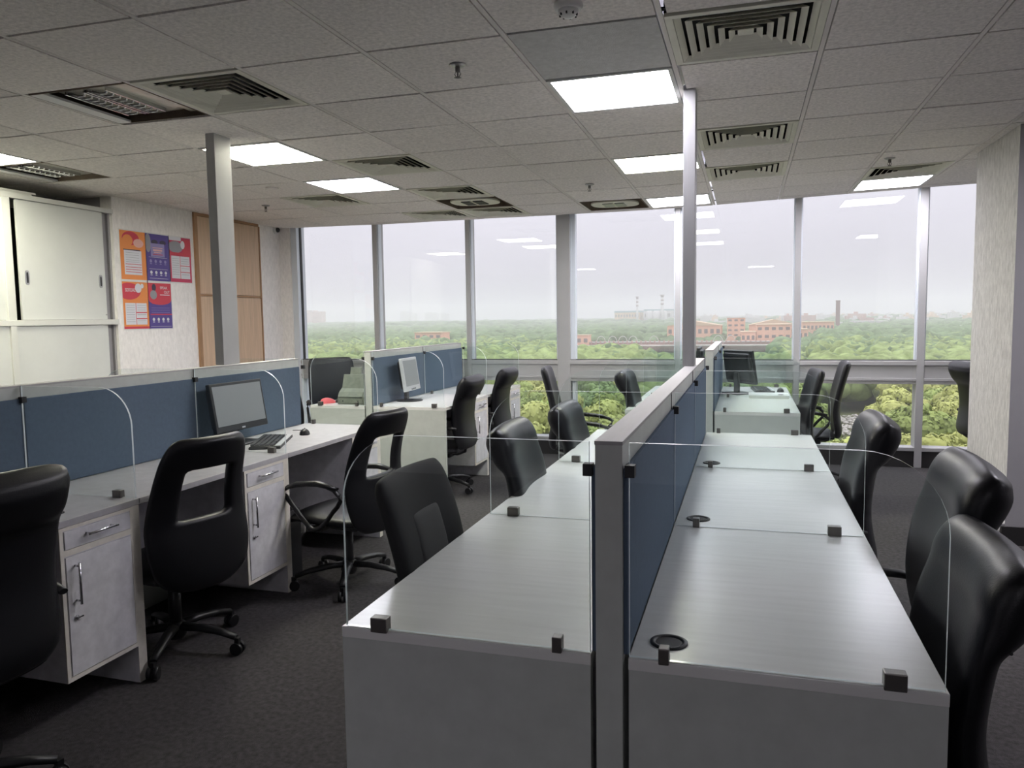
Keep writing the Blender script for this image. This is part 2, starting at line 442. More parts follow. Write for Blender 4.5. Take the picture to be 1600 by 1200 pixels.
VENT_L = {(2, -1): 'largest square air vent, cream louvres, beside the bright cool panel at top right', (2, 2): 'cream air vent just right of the slim post, second back from the largest',
 (2, 4): 'small cream air vent behind the second one, right of the slim post', (4, 5): 'cream air vent touching the bright panel by the textured column', (-2, -1): 'dark-slotted air vent at upper left beside the broken louvred light',
 (-2, 2): 'air vent between the warm panel and the small cool panel on the left', (-2, 4): 'air vent in front of the stained oval light near the third window', (-2, 6): 'narrow-looking air vent directly behind the stained oval light',
 (-4, 4): 'air vent left of centre, behind the small cool light panel', (-3, 6): 'air vent closest to the second window from the left'}
LED_L = {(1, 0): 'large cool white light panel with glowing streaks, upper centre beside the slim post', (-3, 3): 'small cool white panel left of centre, beyond the warm one', (1, 6): 'cool white panel nearest the windows, behind the slim post',
 (4, 6): 'cool white panel at right against the window wall near the column', (1, 3): 'warm yellowish panel cut by the slim post', (-3, 1): 'warm yellowish panel beside the left post', (-6, 0): 'warm panel at the left edge above the cabinets'}
OLD_L = {(-3, -1): 'opened louvred light with stained board and glinting cells, left of the big vent', (-6, 1): 'opened louvred light above the white cabinets', (-2, 5): 'stained oval light between two air vents', (0, 6): 'oval cream light with two dark lenses near the windows'}
protos = {}
for (i, j), k in FIX.items():
    x0, x1, y0, y1 = cellbox(i, j); x, y = (x0+x1)/2, (y0+y1)/2
    key = k if k != 'old' else 'old%d' % (0 if (i, j) in ((-3, -1), (-6, 1)) else (1 if (i, j) == (-2, 5) else 2))
    if key not in protos:
        t = make_vent() if k == 'vent' else make_old(int(key[3])) if k == 'old' else make_led({'led_s': m_led_s, 'led_c': m_led_c, 'led_w': m_led_w}[k])
        protos[key] = t
    else: t = copy_tree(protos[key])
    t.location = (x, y, cz(x, y)); t.scale = (1, 1, 1)
    t.rotation_euler = ((cz(x, y1)-cz(x, y0))/CT, -(cz(x1, y)-cz(x0, y))/CS, 0)
    t['label'] = (VENT_L if k == 'vent' else OLD_L if k == 'old' else LED_L)[(i, j)]
    if k == 'vent': t['group'] = 'square ceiling air vents'
    elif k != 'old': t['group'] = 'ceiling light panels'
# first panel shows as a reflection; the others are unseen, added for more light
for (x, y) in [(1.78, 3.87), (3.6, 2.2), (3.6, 6.0), (-3.6, -1.5), (.3, -2.6)]:
    t = copy_tree(protos['led_c']); t.location = (x, y, CZ-.001); t.rotation_euler = (0, 0, 0)
    t['label'] = {3.87: 'light panel beyond the right edge, seen only as a reflection in the glass', 2.2: 'added light panel, unseen, over the far right of the office', 6.0: 'added light panel, unseen, right of the column by the window', -1.5: 'added light panel behind the viewer on the left', -2.6: 'added light panel behind the viewer near the middle'}[y]; t['group'] = 'ceiling light panels out of view'
def sprinkler(x, y, label):
    z = cz(x, y)
    t = thing('fire_sprinkler', label, 'sprinkler', (x, y, z), 0, 'ceiling sprinklers')
    MB().lathe([(.035, 0), (.038, -.004), (.026, -.010), (.012, -.012)]).build('escutcheon', m_brushed, t)
    MB().lathe([(.011, -.012), (.011, -.03), (.007, -.034)], n=12).build('body', m_clamp, t)
    b = MB(); b.tube([(-.008, 0, -.03), (-.014, 0, -.042), (-.004, 0, -.056)], .002, 5); b.tube([(.008, 0, -.03), (.014, 0, -.042), (.004, 0, -.056)], .002, 5)
    b.tube([(0, 0, -.034), (0, 0, -.054)], .003, 5); b.build('frame_arms', m_clamp, t)
    MB().lathe([(.004, -.055), (.017, -.057), (.004, -.059)], n=12).build('deflector', m_clamp, t)
sprinkler(-1.205, 3.235, 'fire sprinkler hanging from the tile left of the large cool light panel')
sprinkler(-1.228, 6.29, 'small fire sprinkler in front of the oval two-lens light')
sprinkler(-4.268, 6.315, 'fire sprinkler just right of the left post, near the air vent')
sprinkler(.969, 6.22, 'fire sprinkler beside the air vent near the textured column')
t = thing('smoke_detector', 'round smoke detector cut by the top edge of the picture', 'smoke detector', (-.61, 2.76, CZ))
MB().lathe([(.05, .0), (.052, -.012), (.045, -.022)]).build('base', m_white, t)
MB().lathe([(.036, -.022), (.034, -.034), (.02, -.045), (.008, -.047)]).build('sensor_head', m_white, t)
b = MB()
for k in range(8):
    a = 2*PI*k/8; b.box(.030*math.cos(a)-.003, .030*math.cos(a)+.003, .030*math.sin(a)-.003, .030*math.sin(a)+.003, -.042, -.02)
b.build('sensor_vents', m_gasket, t)
t = thing('ceiling_speaker', 'small flat round cover plate in the tile beyond the left post', 'cover plate', (-3.679, 5.541, cz(-3.679, 5.541)))
MB().lathe([(.05, .001), (.052, -.004), (.03, -.008)]).build('grille', m_tbar, t)
t = thing('security_camera', 'small dome camera high in the corner beside the leftmost window', 'camera', (-5.2, 7.86, 2.50))
MB().lathe([(.045, 0), (.045, .02), (.03, .03)], axis='x').build('mount', m_white, t)
MB().lathe([(.03, .03), (.026, .045), (.012, .056)], axis='x').build('dome', m_gasket, t)

# ------------------------------------------------------------------ desks, partitions, glass screens
DH = .75
def partition(xc, y0, bays, label, blue_from=None, seam_fill=None):
    L = bays[-1]-y0; t = thing('desk_partition', label, 'partition', (xc, y0, 0)); h = .028
    MB().box(-h, h, 0, L, .0, 1.198).build('frame', m_lamp_, t, bevel=.0015)
    MB().box(-h-.001, h+.001, -.002, L+.002, 1.192, 1.20).build('top_cap', m_cap, t, bevel=.001)
    ys = [y0]+list(bays)
    for k in range(len(ys)-1):
        a, b_ = ys[k]-y0+(.012 if k == 0 else .005), ys[k+1]-y0-.005
        for s in (-1, 1):
            x0, x1 = (h, h+.010) if s > 0 else (-h-.010, -h)
            MB().box(x0, x1, a, b_, DH+.002, 1.143).build('fabric_panel', m_fabric, t, bevel=.002)
    for k in range(1, len(ys)-1):
        y = ys[k]-y0
        for s in (-1, 1): MB().box(s*(h+.001)-.001, s*(h+.001)+.001, y-.0015, y+.0015, 1.143, 1.198).build('joint', m_gasket, t)
    return t
def screen(x_in, x_out, y, label, group):
    """glass divider standing on the desk, square at the partition and rounded at the outer edge"""
    s = 1 if x_out > x_in else -1; W = abs(x_out-x_in); z0, z1, r = 0, .445, .155
    t = thing('glass_screen', label, 'glass screen', (x_in, y, DH+.002), 0, group)
    pts = [(0, z0), (W, z0), (W, z1-r)]+[(W-r+r*math.cos(a*PI/20), z1-r+r*math.sin(a*PI/20)) for a in range(1, 10)]+[(W-r, z1), (0, z1)]
    pts = [(s*p[0], p[1]) for p in pts]
    MB().prism(pts, 'y', -.004, .004, 0, 1).build('glass_pane', [m_glass, m_gedge], t)
    for (c, wd) in ((W-.085, .04), (.07, .021)):
        MB().box(s*c-wd/2, s*c+wd/2, -.014, .012, -.006, .028).build('clamp', m_clamp, t, bevel=.002)
    MB().box(min(s*-.008, s*.012), max(s*-.008, s*.012), -.012, .012, .375, .40).build('side_clip', m_gasket, t, bevel=.001)
    return t
def desk(x_in, x_out, y0, y1, label, group, end=False, last=False, grommet=False, leg=True, top=None):
    s = 1 if x_out > x_in else -1; xa, xb = sorted((0, x_out-x_in)); L = y1-y0
    t = thing('desk', label, 'desk', (x_in, y0, 0), 0, group)
    b = MB().box(xa, xb, 0.001, L-.001, DH-.025, DH)
    b.build('desktop', top or m_lam, t, bevel=.0015)
    if end: MB().box(xa+.001, xb-.001, .002, .027, 0, DH-.025).build('end_panel', m_lamp_, t)
    if leg:
        MB().box(xa+.004, xb-.004, L-.045, L-.024, 0, DH-.025).build('side_panel', m_marble, t)
        MB().box(xa+.004, xb-.004, L-.022, L-.002, 0, DH-.025).build('side_panel', m_marble, t)
        xe = s*abs(x_out-x_in)-s*.004
        MB().box(min(xe, xe+s*.0015), max(xe, xe+s*.0015), L-.045, L-.002, 0, DH-.025).build('edge_band', m_edge, t)
    MB().box(*sorted((s*.014, s*.03)), .03, L-.05, .25, DH-.025).build('modesty_panel', m_marble, t)
    if grommet:
        g = MB().lathe([(.040, DH), (.040, DH+.003), (.034, DH+.005), (.029, DH+.003), (.028, DH-.02)], c=(s*.073, .1, 0), n=28)
        g.build('cable_grommet', m_plastic, t)
        MB().lathe([(.028, DH+.0005), (.028, DH+.001)], c=(s*.073, .1, 0), n=28).build('grommet_hole', m_gasket, t)
    return t
def pedestal(x_front, y0, label, depth=.5):
    """hanging cabinet with a drawer and a door, front towards +x"""
    W = .342; t = thing('pedestal_cabinet', label, 'cabinet', (x_front, y0, 0), 0, 'desk pedestal cabinets')
    z0, z1 = .155, DH-.026; e = .016
    MB().box(-depth, -.004, 0, W, z0, z1).build('body', m_marble, t)
    b = MB()
    for (a, c, d, f) in ((0, e, z0, z1), (W-e*.6, W, z0, z1), (e, W-e*.6, z1-.012, z1), (e, W-e*.6, z0, z0+e), (e, W-e*.6, .618, .64)): b.box(-.005, 0, a, c, d, f)
    b.build('front_edging', m_edge, t)
    d = MB().box(-.004, .003, e+.004, W-e*.6-.004, .643, z1-.015).build('drawer', m_marble, t, bevel=.001)
    h = MB(); h.tube([(.026, .10, .682), (.026, .245, .682)], .0048, 8); h.tube([(.003, .115, .682), (.026, .115, .682)], .004, 6); h.tube([(.003, .23, .682), (.026, .23, .682)], .004, 6)
    h.build('handle', m_chrome, d)
    d = MB().box(-.004, .003, e+.004, W-e*.6-.004, z0+e+.004, .614).build('door', m_marble, t, bevel=.001)
    h = MB(); h.tube([(.026, .055, .435), (.026, .055, .59)], .0048, 8); h.tube([(.003, .055, .448), (.026, .055, .448)], .004, 6); h.tube([(.003, .055, .577), (.026, .055, .577)], .004, 6)
    h.build('handle', m_chrome, d)
    h = MB(); h.lathe([(.009, 0), (.009, .006), (.004, .008)], c=(.003, .05, .385), n=12, axis='x'); h.box(.009, .014, .048, .072, .383, .388); h.build('lock', m_chrome, d)
    return t

ordn = ['nearest', 'second', 'third', 'farthest']
# right-hand cluster (two rows back to back)
XA = -.265
partition(XA, 1.54, [2.6, 3.66, 4.72], 'long blue-panelled partition with white top running from the foreground, carrying the slim post')
ya = [1.54, 2.6, 3.66, 4.76]
for k in range(3):
    desk(XA-.039, -.885, ya[k], ya[k+1], '%s white desk on the left side of the long central partition' % ordn[k], 'desks of the central cluster', end=k == 0)
    desk(XA+.039, .365, ya[k], ya[k+1], '%s white desk on the right side of the long central partition, with black cable ring' % ordn[k], 'desks of the central cluster', end=k == 0, grommet=True)
for k, y in enumerate([1.548, 2.6, 3.66, 4.752]):
    screen(XA-.041, -.874, y, '%s round-cornered glass screen left of the long central partition' % ordn[k], 'glass screens of the central cluster')
    screen(XA+.041, .358, y, '%s round-cornered glass screen right of the long central partition' % ordn[k], 'glass screens of the central cluster')
# far right cluster by the window
partition(-.258, 5.82, [6.86, 7.84], 'short white-topped partition by the window, right of the slim post')
yb = [5.82, 6.86, 7.88]
for k in range(2):
    desk(-.258-.039, -.875, yb[k], yb[k+1], '%s desk left of the short window-side partition, behind the slim post' % ['nearer', 'farther'][k], 'desks of the window cluster', end=k == 0)
    desk(-.258+.039, .372, yb[k], yb[k+1], '%s desk right of the short window-side partition, under the black monitor' % ['nearer', 'farther'][k], 'desks of the window cluster', end=k == 0)
for k, y in enumerate([5.828, 6.86, 7.87]):
    screen(-.258-.041, -.865, y, '%s glass screen left of the short window-side partition' % ordn[k], 'glass screens of the window cluster')
    screen(-.258+.041, .365, y, '%s glass screen right of the short window-side partition' % ordn[k], 'glass screens of the window cluster')
# left cluster
XC = -2.945
partition(XC, .374, [1.44, 2.506, 3.572, 4.62], 'long blue-panelled partition on the left carrying the thick grey post')
yc = [.374, 1.44, 2.506, 3.572, 4.66]
pl = ['out of view behind the leftmost chair', 'at the left edge behind the leftmost chair', 'behind the chair with the cut-out back', 'holding the black monitor and mouse']
for k in range(4):
    desk(XC+.039, -2.336, yc[k], yc[k+1], 'grey-white desk of the left row, '+['out of view before the leftmost chair', 'beside the leftmost chair', 'with the black monitor, tucked-in chair with cut-out back', 'farthest, with the black mouse'][k], 'desks of the left cluster', top=m_ctop)
    if k: desk(XC-.039, -3.555, yc[k], yc[k+1], 'desk behind the left partition, %s' % ['', 'nearest', 'middle', 'farthest'][k], 'desks of the left cluster', top=m_ctop)
pedestal(-2.334, 2.118, 'grey cabinet with drawer and door between the leftmost chair and the cut-out chair')
pedestal(-2.334, 3.184, 'grey cabinet with drawer and door right of the nearest cut-out chair')
pedestal(-2.334, 4.27, 'grey cabinet partly hidden behind the farther cut-out chair')
for k, y in enumerate([2.5, 3.566, 4.652]):
    screen(XC+.041, -2.347, y, '%s glass screen on the left row of desks' % ordn[k], 'glass screens of the left cluster')
    screen(XC-.041, -3.54, y, '%s glass screen behind the left partition, only its arc showing' % ordn[k], 'glass screens of the left cluster')
# far left cluster
XD = -2.955
partition(XD, 5.70, [6.77, 7.80], 'short blue-panelled partition near the left windows, behind the silver monitor')
yd = [5.70, 6.77, 7.84]
for k in range(2):
    desk(XD-.039, -3.50, yd[k], yd[k+1], ['desk with the scanner and red mouse left of the short partition', 'farther desk left of the short partition near the window'][k], 'desks of the far left cluster', end=k == 0)
    desk(XD+.039, -2.285, yd[k], yd[k+1], ['desk with the silver monitor and pale end panel', 'farther desk beyond the silver monitor by the window'][k], 'desks of the far left cluster', end=k == 0)
pedestal(-2.283, 6.385, 'small pale cabinet between the two rolled-top chairs by the far left desks')
pedestal(-2.283, 7.455, 'small pale cabinet at the window end of the far left desks')
for k, y in enumerate([5.708, 6.77, 7.83]):
    screen(XD-.041, -3.49, y, '%s glass screen left of the short partition near the scanner' % ordn[k], 'glass screens of the far left cluster')
    screen(XD+.041, -2.295, y, '%s glass screen right of the short partition near the silver monitor' % ordn[k], 'glass screens of the far left cluster')

# ------------------------------------------------------------------ things on the desks
def monitor(loc, rz, label, w_=.44, h_=.28, frame=m_plastic, tilt=6, base='rect', lift=.09, silver=False):
    t = thing('monitor', label, 'monitor', (loc[0], loc[1], DH), rz)
    zc = lift+h_/2; a = math.radians(tilt)
    def R_(b):
        for i, v in enumerate(b.v):
            x, y, z = v; z -= zc; b.v[i] = (x*math.cos(a)-z*math.sin(a), y, x*math.sin(a)+z*math.cos(a)+zc)
        return b
    bz = .017 if not silver else .022
    hs = MB().box(-.045, 0, -w_/2+.02, w_/2-.02, lift+.02, lift+h_-.02); hs.add([], [])
    R_(hs).build('rear_housing', m_plastic, t, bevel=.018)
    R_(MB().box(-.015, .012, -w_/2, w_/2, lift, lift+h_)).build('bezel', frame, t, bevel=.005)
    R_(MB().box(.0122, .0135, -w_/2+bz, w_/2-bz, lift+bz+.02, lift+h_-bz)).build('screen', m_screen, t)
    if silver:
        R_(MB().box(.012, .017, -.05, .05, lift+.006, lift+.022)).build('control_buttons', m_chrome, t, bevel=.003)
    else: R_(MB().box(.0122, .0135, -.014, .014, lift+.009, lift+.018)).build('badge', m_silver, t)
    b = MB().box(-.05, -.022, -.028, .028, .008, lift+.10); b.build('stand', m_plastic, t, bevel=.004)
    if base == 'round': MB().lathe([(.115, 0), (.115, .006), (.08, .012), (.03, .016)], c=(-.01, 0, 0), n=32).build('base', m_plastic, t)
    else: MB().box(-.12, .09, -.11, .11, 0, .012).build('base', m_plastic, t, bevel=.006)
    return t
monitor((-2.815, 3.815), math.radians(-2), 'black widescreen monitor on the left row of desks, screen dark grey', tilt=9, lift=.08, h_=.28, w_=.455)
monitor((-2.79, 6.16), math.radians(4), 'silver-framed squarish monitor on a round foot by the far left partition', .36, .285, m_silver, 8, 'round', .09, True)
monitor((-.05, 7.20), math.radians(38), 'black monitor seen from behind on the window-side desk', .40, .30, tilt=10, lift=.09)
monitor((-.42, 7.16), math.radians(180), 'black monitor whose top corner shows above the short window-side partition', .42, .30, tilt=6, lift=.12)
def keyboard(loc, rz, label):
    t = thing('keyboard', label, 'keyboard', (loc[0], loc[1], DH), rz)      # keys along local x
    b = MB(); b.prism([(-.08, 0), (.09, 0), (.09, .012), (.075, .022), (-.08, .016)], 'x', -.22, .22)
    b.build('case', m_plastic, t, bevel=.002)
    MB().box(-.215, .215, -.079, -.052, .0175, .0205).build('palm_strip', m_silver, t)
    q = MB()
    for r in range(5):
        y = -.042+.026*r; zz = .0165+.004*(r/4)
        for c in range(15):
            if r == 0 and 4 <= c <= 8:
                if c == 4: q.box(-.095, .035, y, y+.02, zz, zz+.008)
                continue
            x = -.21+.0265*c; q.box(x, x+.022, y, y+.02, zz, zz+.008)
    stuff(q.build('keys', m_plastic, t))
    return t
keyboard((-2.62, 3.85), math.radians(114), 'black keyboard beside the black monitor on the left row')
keyboard((.15, 7.50), math.radians(95), 'dark keyboard beyond the black monitor on the window-side desk')
def mouse(loc, rz, label, m, sc_=1.0):
    t = thing('computer_mouse', label, 'mouse', (loc[0], loc[1], DH), rz)
    b = MB(); n = 10; rings = []
    for i in range(n+1):
        u = i/n*PI; x = -math.cos(u)*.055*sc_; wd = .031*sc_*math.sin(u)**.6+.001; hh = .036*sc_*(math.sin(u)**.7)*(1-.18*x/.055)+.001
        rings.append([(x, wd*math.cos(PI*k/8), hh*math.sin(PI*k/8)) for k in range(9)])
    vs = sum(rings, []); fs = []
    for i in range(n):
        for k in range(8): fs.append((i*9+k, i*9+k+1, (i+1)*9+k+1, (i+1)*9+k))
    b.add(vs, fs, 0, True); b.add([r[0] for r in rings]+[r[8] for r in rings], [(i, i+1, n+2+i, n+1+i) for i in range(n)])
    b.build('shell', m, t)
    MB().box(.012, .034, -.004, .004, .029*sc_, .036*sc_).build('wheel', m_gasket, t)
    return t
t = mouse((-2.625, 4.20), math.radians(120), 'black mouse on the farthest desk of the left row', m_plastic)
b = MB(); b.tube([(.05, 0, .006), (.09, .012, .004), (.14, .0, .003), (.18, .03, .003), (.19, .08, .003)], .0022, 6); b.build('cable', m_plastic, t)
mouse((-3.425, 5.86), math.radians(60), 'red mouse beside the grey-green scanner', m_red, 1.25)
mouse((-3.33, 5.93), math.radians(20), 'black mouse half hidden behind the scanner', m_plastic)
mouse((.30, 7.42), math.radians(90), 'black mouse beside the keyboard on the window-side desk', m_plastic)
# document scanner
t = thing('document_scanner', 'grey-green document scanner with upright paper tray by the far left partition', 'scanner', (-3.155, 5.86, DH))
MB().prism([(-.075, 0), (.09, 0), (.09, .14), (.03, .15), (-.05, .10), (-.075, .06)], 'x', -.135, .13).build('body', m_beige, t, bevel=.006)
MB().prism([(-.078, .062), (-.052, .104), (-.056, .106), (-.084, .064)], 'x', -.11, .10).build('front_cover', m_beige, t, bevel=.002)
MB().prism([(-.082, .012), (-.076, .012), (-.076, .052), (-.082, .052)], 'x', -.11, .10).build('front_slot', m_beige, t, bevel=.002)
MB().prism([(.0, .13), (.012, .13), (.05, .245), (.038, .245)], 'x', -.13, .10).build('paper_tray', m_beige, t, bevel=.003)
MB().prism([(.035, .19), (.042, .19), (.07, .305), (.062, .305)], 'x', -.075, .03).build('tray_extension', m_beige, t, bevel=.002)
for x in (-.08, .06): MB().lathe([(.006, -.004), (.006, 0)], c=(x, -.080, .03), n=10, axis='y').build('button', m_gasket, t)
b = MB(); b.tube([(.13, .05, .19), (.15, .06, .18), (.152, .05, .12), (.135, .03, .08)], .003, 6); b.build('cable', m_gasket, t)
# thin white box on the window-side desk
t = thing('flat_box', 'thin white flat box on the nearer window-side desk', 'box', (.185, 6.93, DH))
MB().box(-.16, .16, -.13, .13, 0, .018).build('tray', m_white, t, bevel=.002); MB().box(-.163, .163, -.133, .133, .018, .026).build('lid', m_white, t, bevel=.002)
# computer tower under the left row
t = thing('computer_tower', 'black computer tower on the floor under the farthest left-row desk', 'computer', (-2.62, 3.70, 0))
MB().box(-.21, .205, -.085, .085, .008, .40).build('case', m_plastic, t, bevel=.004)
MB().box(.205, .212, -.08, .08, .02, .39).build('front_bezel', m_gasket, t, bevel=.002)
MB().box(.212, .214, -.06, .06, .31, .345).build('disc_drive', m_plastic, t)
for x in (-.15, .15): MB().box(x-.02, x+.02, -.07, .07, 0, .008).build('foot', m_gasket, t)

# ------------------------------------------------------------------ office chairs
def cr_spline(P, n):
    out = []
    Q = [tuple(2*a-b for a, b in zip(P[0], P[1]))]+P+[tuple(2*a-b for a, b in zip(P[-1], P[-2]))]
    for i in range(1, len(Q)-2):
        for k in range(n):
            t = k/n; r = []
            for a, b_, c, d in zip(Q[i-1], Q[i], Q[i+1], Q[i+2]):
                r.append(.5*((2*b_)+(-a+c)*t+(2*a-5*b_+4*c-d)*t*t+(-a+3*b_-3*c+d)*t**3))
            out.append(tuple(r))
    out.append(P[-1]); return out
def slab(P, nper=3, cols=10, wrap=.03, hole=None):
    """padded shell: P = (x, z, half width, half thickness) from bottom to top"""
    R_ = cr_spline(P, nper); nv = len(R_); b = MB(); vs = []
    us = [-1+2*k/cols for k in range(cols+1)]
    def pt(j, u, side):
        x, z, hw, th = R_[j]; a = R_[max(0, j-1)]; c = R_[min(nv-1, j+1)]
        d = Vector((c[0]-a[0], 0, c[1]-a[1])).normalized(); n_ = Vector((d.z, 0, -d.x))
        e = (1-abs(u)**7*.5)
        p = Vector((x, 0, z))+n_*(side*th*e)
        return (p.x+wrap*u*u, u*hw, p.z)
    for side in (1, -1):
        for j in range(nv):
            for u in us: vs.append(pt(j, u, side))
    C = cols+1; off = nv*C
    def solid(i, j):
        if i < 0 or j < 0 or i >= cols or j >= nv-1: return False
        if hole:
            uc = (us[i]+us[i+1])/2; zc = (R_[j][1]+R_[j+1][1])/2
            if hole(uc, zc): return False
        return True
    fs = []
    for j in range(nv-1):
        for i in range(cols):
            if not solid(i, j): continue
            q = [j*C+i, j*C+i+1, (j+1)*C+i+1, (j+1)*C+i]
            fs.append(q); fs.append([off+k for k in q][::-1])
            for (di, dj, e) in ((-1, 0, (0, 3)), (1, 0, (2, 1)), (0, -1, (1, 0)), (0, 1, (3, 2))):
                if not solid(i+di, j+dj): fs.append([q[e[0]], q[e[1]], off+q[e[1]], off+q[e[0]]])
    b.add(vs, fs, 0, True)
    used = sorted(set(i for f in b.f for i in f)); mp_ = {o: n for n, o in enumerate(used)}
    b.v = [b.v[i] for i in used]; b.f = [[mp_[i] for i in f] for f in b.f]
    return b
def make_chair(kind):
    t = thing('office_chair', '', 'chair')
    # base
    MB().lathe([(.035, .055), (.045, .075), (.042, .12), (.03, .13)], n=16).build('hub', m_plastic, t)
    for k in range(5):
        a = 2*PI*k/5+.3; ca, sa = math.cos(a), math.sin(a)
        P = [(.03*ca, .03*sa, .108), (.12*ca, .12*sa, .108), (.22*ca, .22*sa, .095), (.295*ca, .295*sa, .075)]
        MB().tube(P, [.026, .023, .020, .016], 8, flat=.75).build('base_leg', m_plastic, t)
        c = MB(); wx, wy = .30*ca, .30*sa; px, py = -sa, ca
        for s in (-1, 1):
            ring = []
            o = len(c.v)
            for side in (0.006, .022):
                for q in range(14):
                    th = 2*PI*q/14
                    c.v.append((wx+px*s*side+ca*.027*math.cos(th), wy+py*s*side+sa*.027*math.cos(th), .028+.027*math.sin(th)))
            for q in range(14):
                q2 = (q+1) % 14; c.f.append([o+q, o+q2, o+14+q2, o+14+q]); c.m.append(0); c.smooth.append(True)
            c.f.append([o+14+q for q in range(14)]); c.m.append(0); c.smooth.append(False)
            c.f.append([o+q for q in range(14)][::-1]); c.m.append(0); c.smooth.append(False)
        c.box(wx-.010, wx+.010, wy-.010, wy+.010, .03, .075)
        c.build('caster', m_plastic, t)
    MB().tube([(0, 0, .11), (0, 0, .30)], .027, 12).build('gas_column', m_plastic, t)
    MB().tube([(0, 0, .30), (0, 0, .41)], .015, 10).build('piston', m_chrome, t)
    MB().box(-.12, .09, -.08, .08, .385, .43).build('mechanism', m_plastic, t, bevel=.01)
    MB().tube([(.02, -.08, .40), (.03, -.21, .40)], .006, 6).build('lever', m_plastic, t)
    # seat cushion
    S = [(-.22, .46, .20, .025), (-.18, .465, .235, .035), (-.02, .465, .245, .04), (.14, .47, .24, .04), (.21, .462, .225, .035), (.25, .435, .20, .02)]
    b = MB(); rows = cr_spline(S, 2); vs = []; cols = 8
    for side in (1, -1):
        for (x, z, hw, th) in rows:
            for k in range(cols+1):
                u = -1+2*k/cols; vs.append((x, u*hw, z+side*th*(1-abs(u)**4*.6)))
    C = cols+1; nr = len(rows); off = nr*C; fs = []
    for j in range(nr-1):
        for i in range(cols):
            q = [j*C+i, j*C+i+1, (j+1)*C+i+1, (j+1)*C+i]; fs.append(q); fs.append([off+k for k in q][::-1])
            if i == 0: fs.append([q[0], q[3], off+q[3], off+q[0]])
            if i == cols-1: fs.append([q[2], q[1], off+q[1], off+q[2]])
            if j == 0: fs.append([q[1], q[0], off+q[0], off+q[1]])
            if j == nr-2: fs.append([q[3], q[2], off+q[2], off+q[3]])
    b.add(vs, fs, 0, True); b.build('seat', m_leather, t, subsurf=1)
    # backrest
    if kind == 'roll':
        P = [(-.272, .47, .18, .022), (-.268, .52, .23, .036), (-.245, .62, .248, .040), (-.235, .72, .25, .040), (-.248, .84, .256, .038), (-.264, .90, .257, .038),
             (-.290, .945, .257, .054), (-.306, .99, .255, .062), (-.326, 1.03, .250, .056), (-.346, 1.058, .235, .032)]
        bk = slab(P).build('backrest', m_leather, t, subsurf=1)
        MB().tube([(-.308+.034*u*u, .244*u, .912) for u in (-1, -.8, -.5, 0, .5, .8, 1)], .0035, 6).build('seam_piping', m_plastic, bk)
    elif kind == 'cutout':
        P = [(-.26, .40, .13, .018), (-.262, .45, .21, .024), (-.25, .54, .245, .026), (-.235, .64, .25, .026), (-.23, .70, .245, .026), (-.24, .78, .232, .026), (-.258, .85, .222, .026), (-.275, .90, .215, .027), (-.30, .96, .205, .030), (-.33, 1.02, .182, .026), (-.345, 1.045, .15, .016)]
        bk = slab(P, wrap=.045, cols=12, hole=lambda u, z: .70 < z < .915 and abs(u) < .47).build('backrest', m_leather, t, subsurf=1)
    elif kind == 'panel':
        P = [(-.25, .47, .16, .02), (-.25, .53, .20, .03), (-.235, .66, .225, .032), (-.25, .80, .232, .032), (-.285, .93, .232, .032), (-.315, 1.01, .225, .03), (-.33, 1.045, .20, .018)]
        bk = slab(P, wrap=.03).build('backrest', m_cloth, t, subsurf=1)
        q = [(x+.030, z, .10, .012) for (x, z, hw, th) in P[1:-2]]
        slab(q, wrap=.004, cols=6).build('centre_panel', m_mesh, bk, subsurf=1)
    else:                                       # tall plain
        P = [(-.26, .45, .17, .02), (-.262, .52, .215, .03), (-.24, .66, .235, .03), (-.255, .80, .24, .028), (-.29, .95, .235, .028), (-.32, 1.06, .225, .028), (-.335, 1.09, .20, .015)]
        bk = slab(P, wrap=.03).build('backrest', m_leather, t, subsurf=1)
    MB().tube([(-.05, 0, .405), (-.16, 0, .405), (-.225, 0, .43), (-.245, 0, .52)], [.02, .022, .022, .014], 8, flat=.5).build('back_bracket', m_plastic, t)
    for s in (-1, 1):
        y = s*.262
        if kind == 'roll':
            ar = MB().tube([(-.235, y*.97, .655), (-.18, y, .662), (-.06, y, .668), (.09, y, .666), (.17, y, .650), (.20, y, .605), (.17, y, .53), (.10, y, .46), (.04, y, .432)], [.014, .019, .021, .021, .019, .016, .015, .014, .013], 8, flat=.7).build('armrest', m_plastic, t)
            MB().box(-.03, .07, min(y, s*.10), max(y, s*.10), .425, .44).build('arm_bracket', m_plastic, t)
            continue
        loop = [(-.17, y, .60), (-.13, y, .655), (-.02, y, .675), (.12, y, .66), (.21, y, .625), (.16, y, .56), (.05, y, .45), (0, y, .435), (-.06, y, .47), (-.12, y, .54)]
        L_ = [Vector(p) for p in loop]; pts = []
        n = len(L_)
        for i in range(n):
            a, b_, c, d = L_[i-1], L_[i], L_[(i+1) % n], L_[(i+2) % n]
            for k in range(2):
                tt = k/2; pts.append(.5*((2*b_)+(-a+c)*tt+(2*a-5*b_+4*c-d)*tt*tt+(-a+3*b_-3*c+d)*tt**3))
        ar = MB().tube(pts, .0125, 8, closed=True).build('armrest', m_plastic, t)
        pad = MB().tube([(loop[1][0]-.02, y, loop[1][2]+.006), (loop[2][0], y, loop[2][2]+.010), (loop[3][0], y, loop[3][2]+.008), (loop[4][0]-.03, y, loop[4][2]+.016)], [.017, .021, .021, .015], 8, flat=.55).build('arm_pad', m_plastic, ar)
        MB().box(-.03, .05, min(y, s*.10), max(y, s*.10), .425, .44).build('arm_bracket', m_plastic, t)
    KIDS[t.name] = list(t.children)
    for c in t.children: KIDS[c.name] = list(c.children)
    return t
cp_ = {}
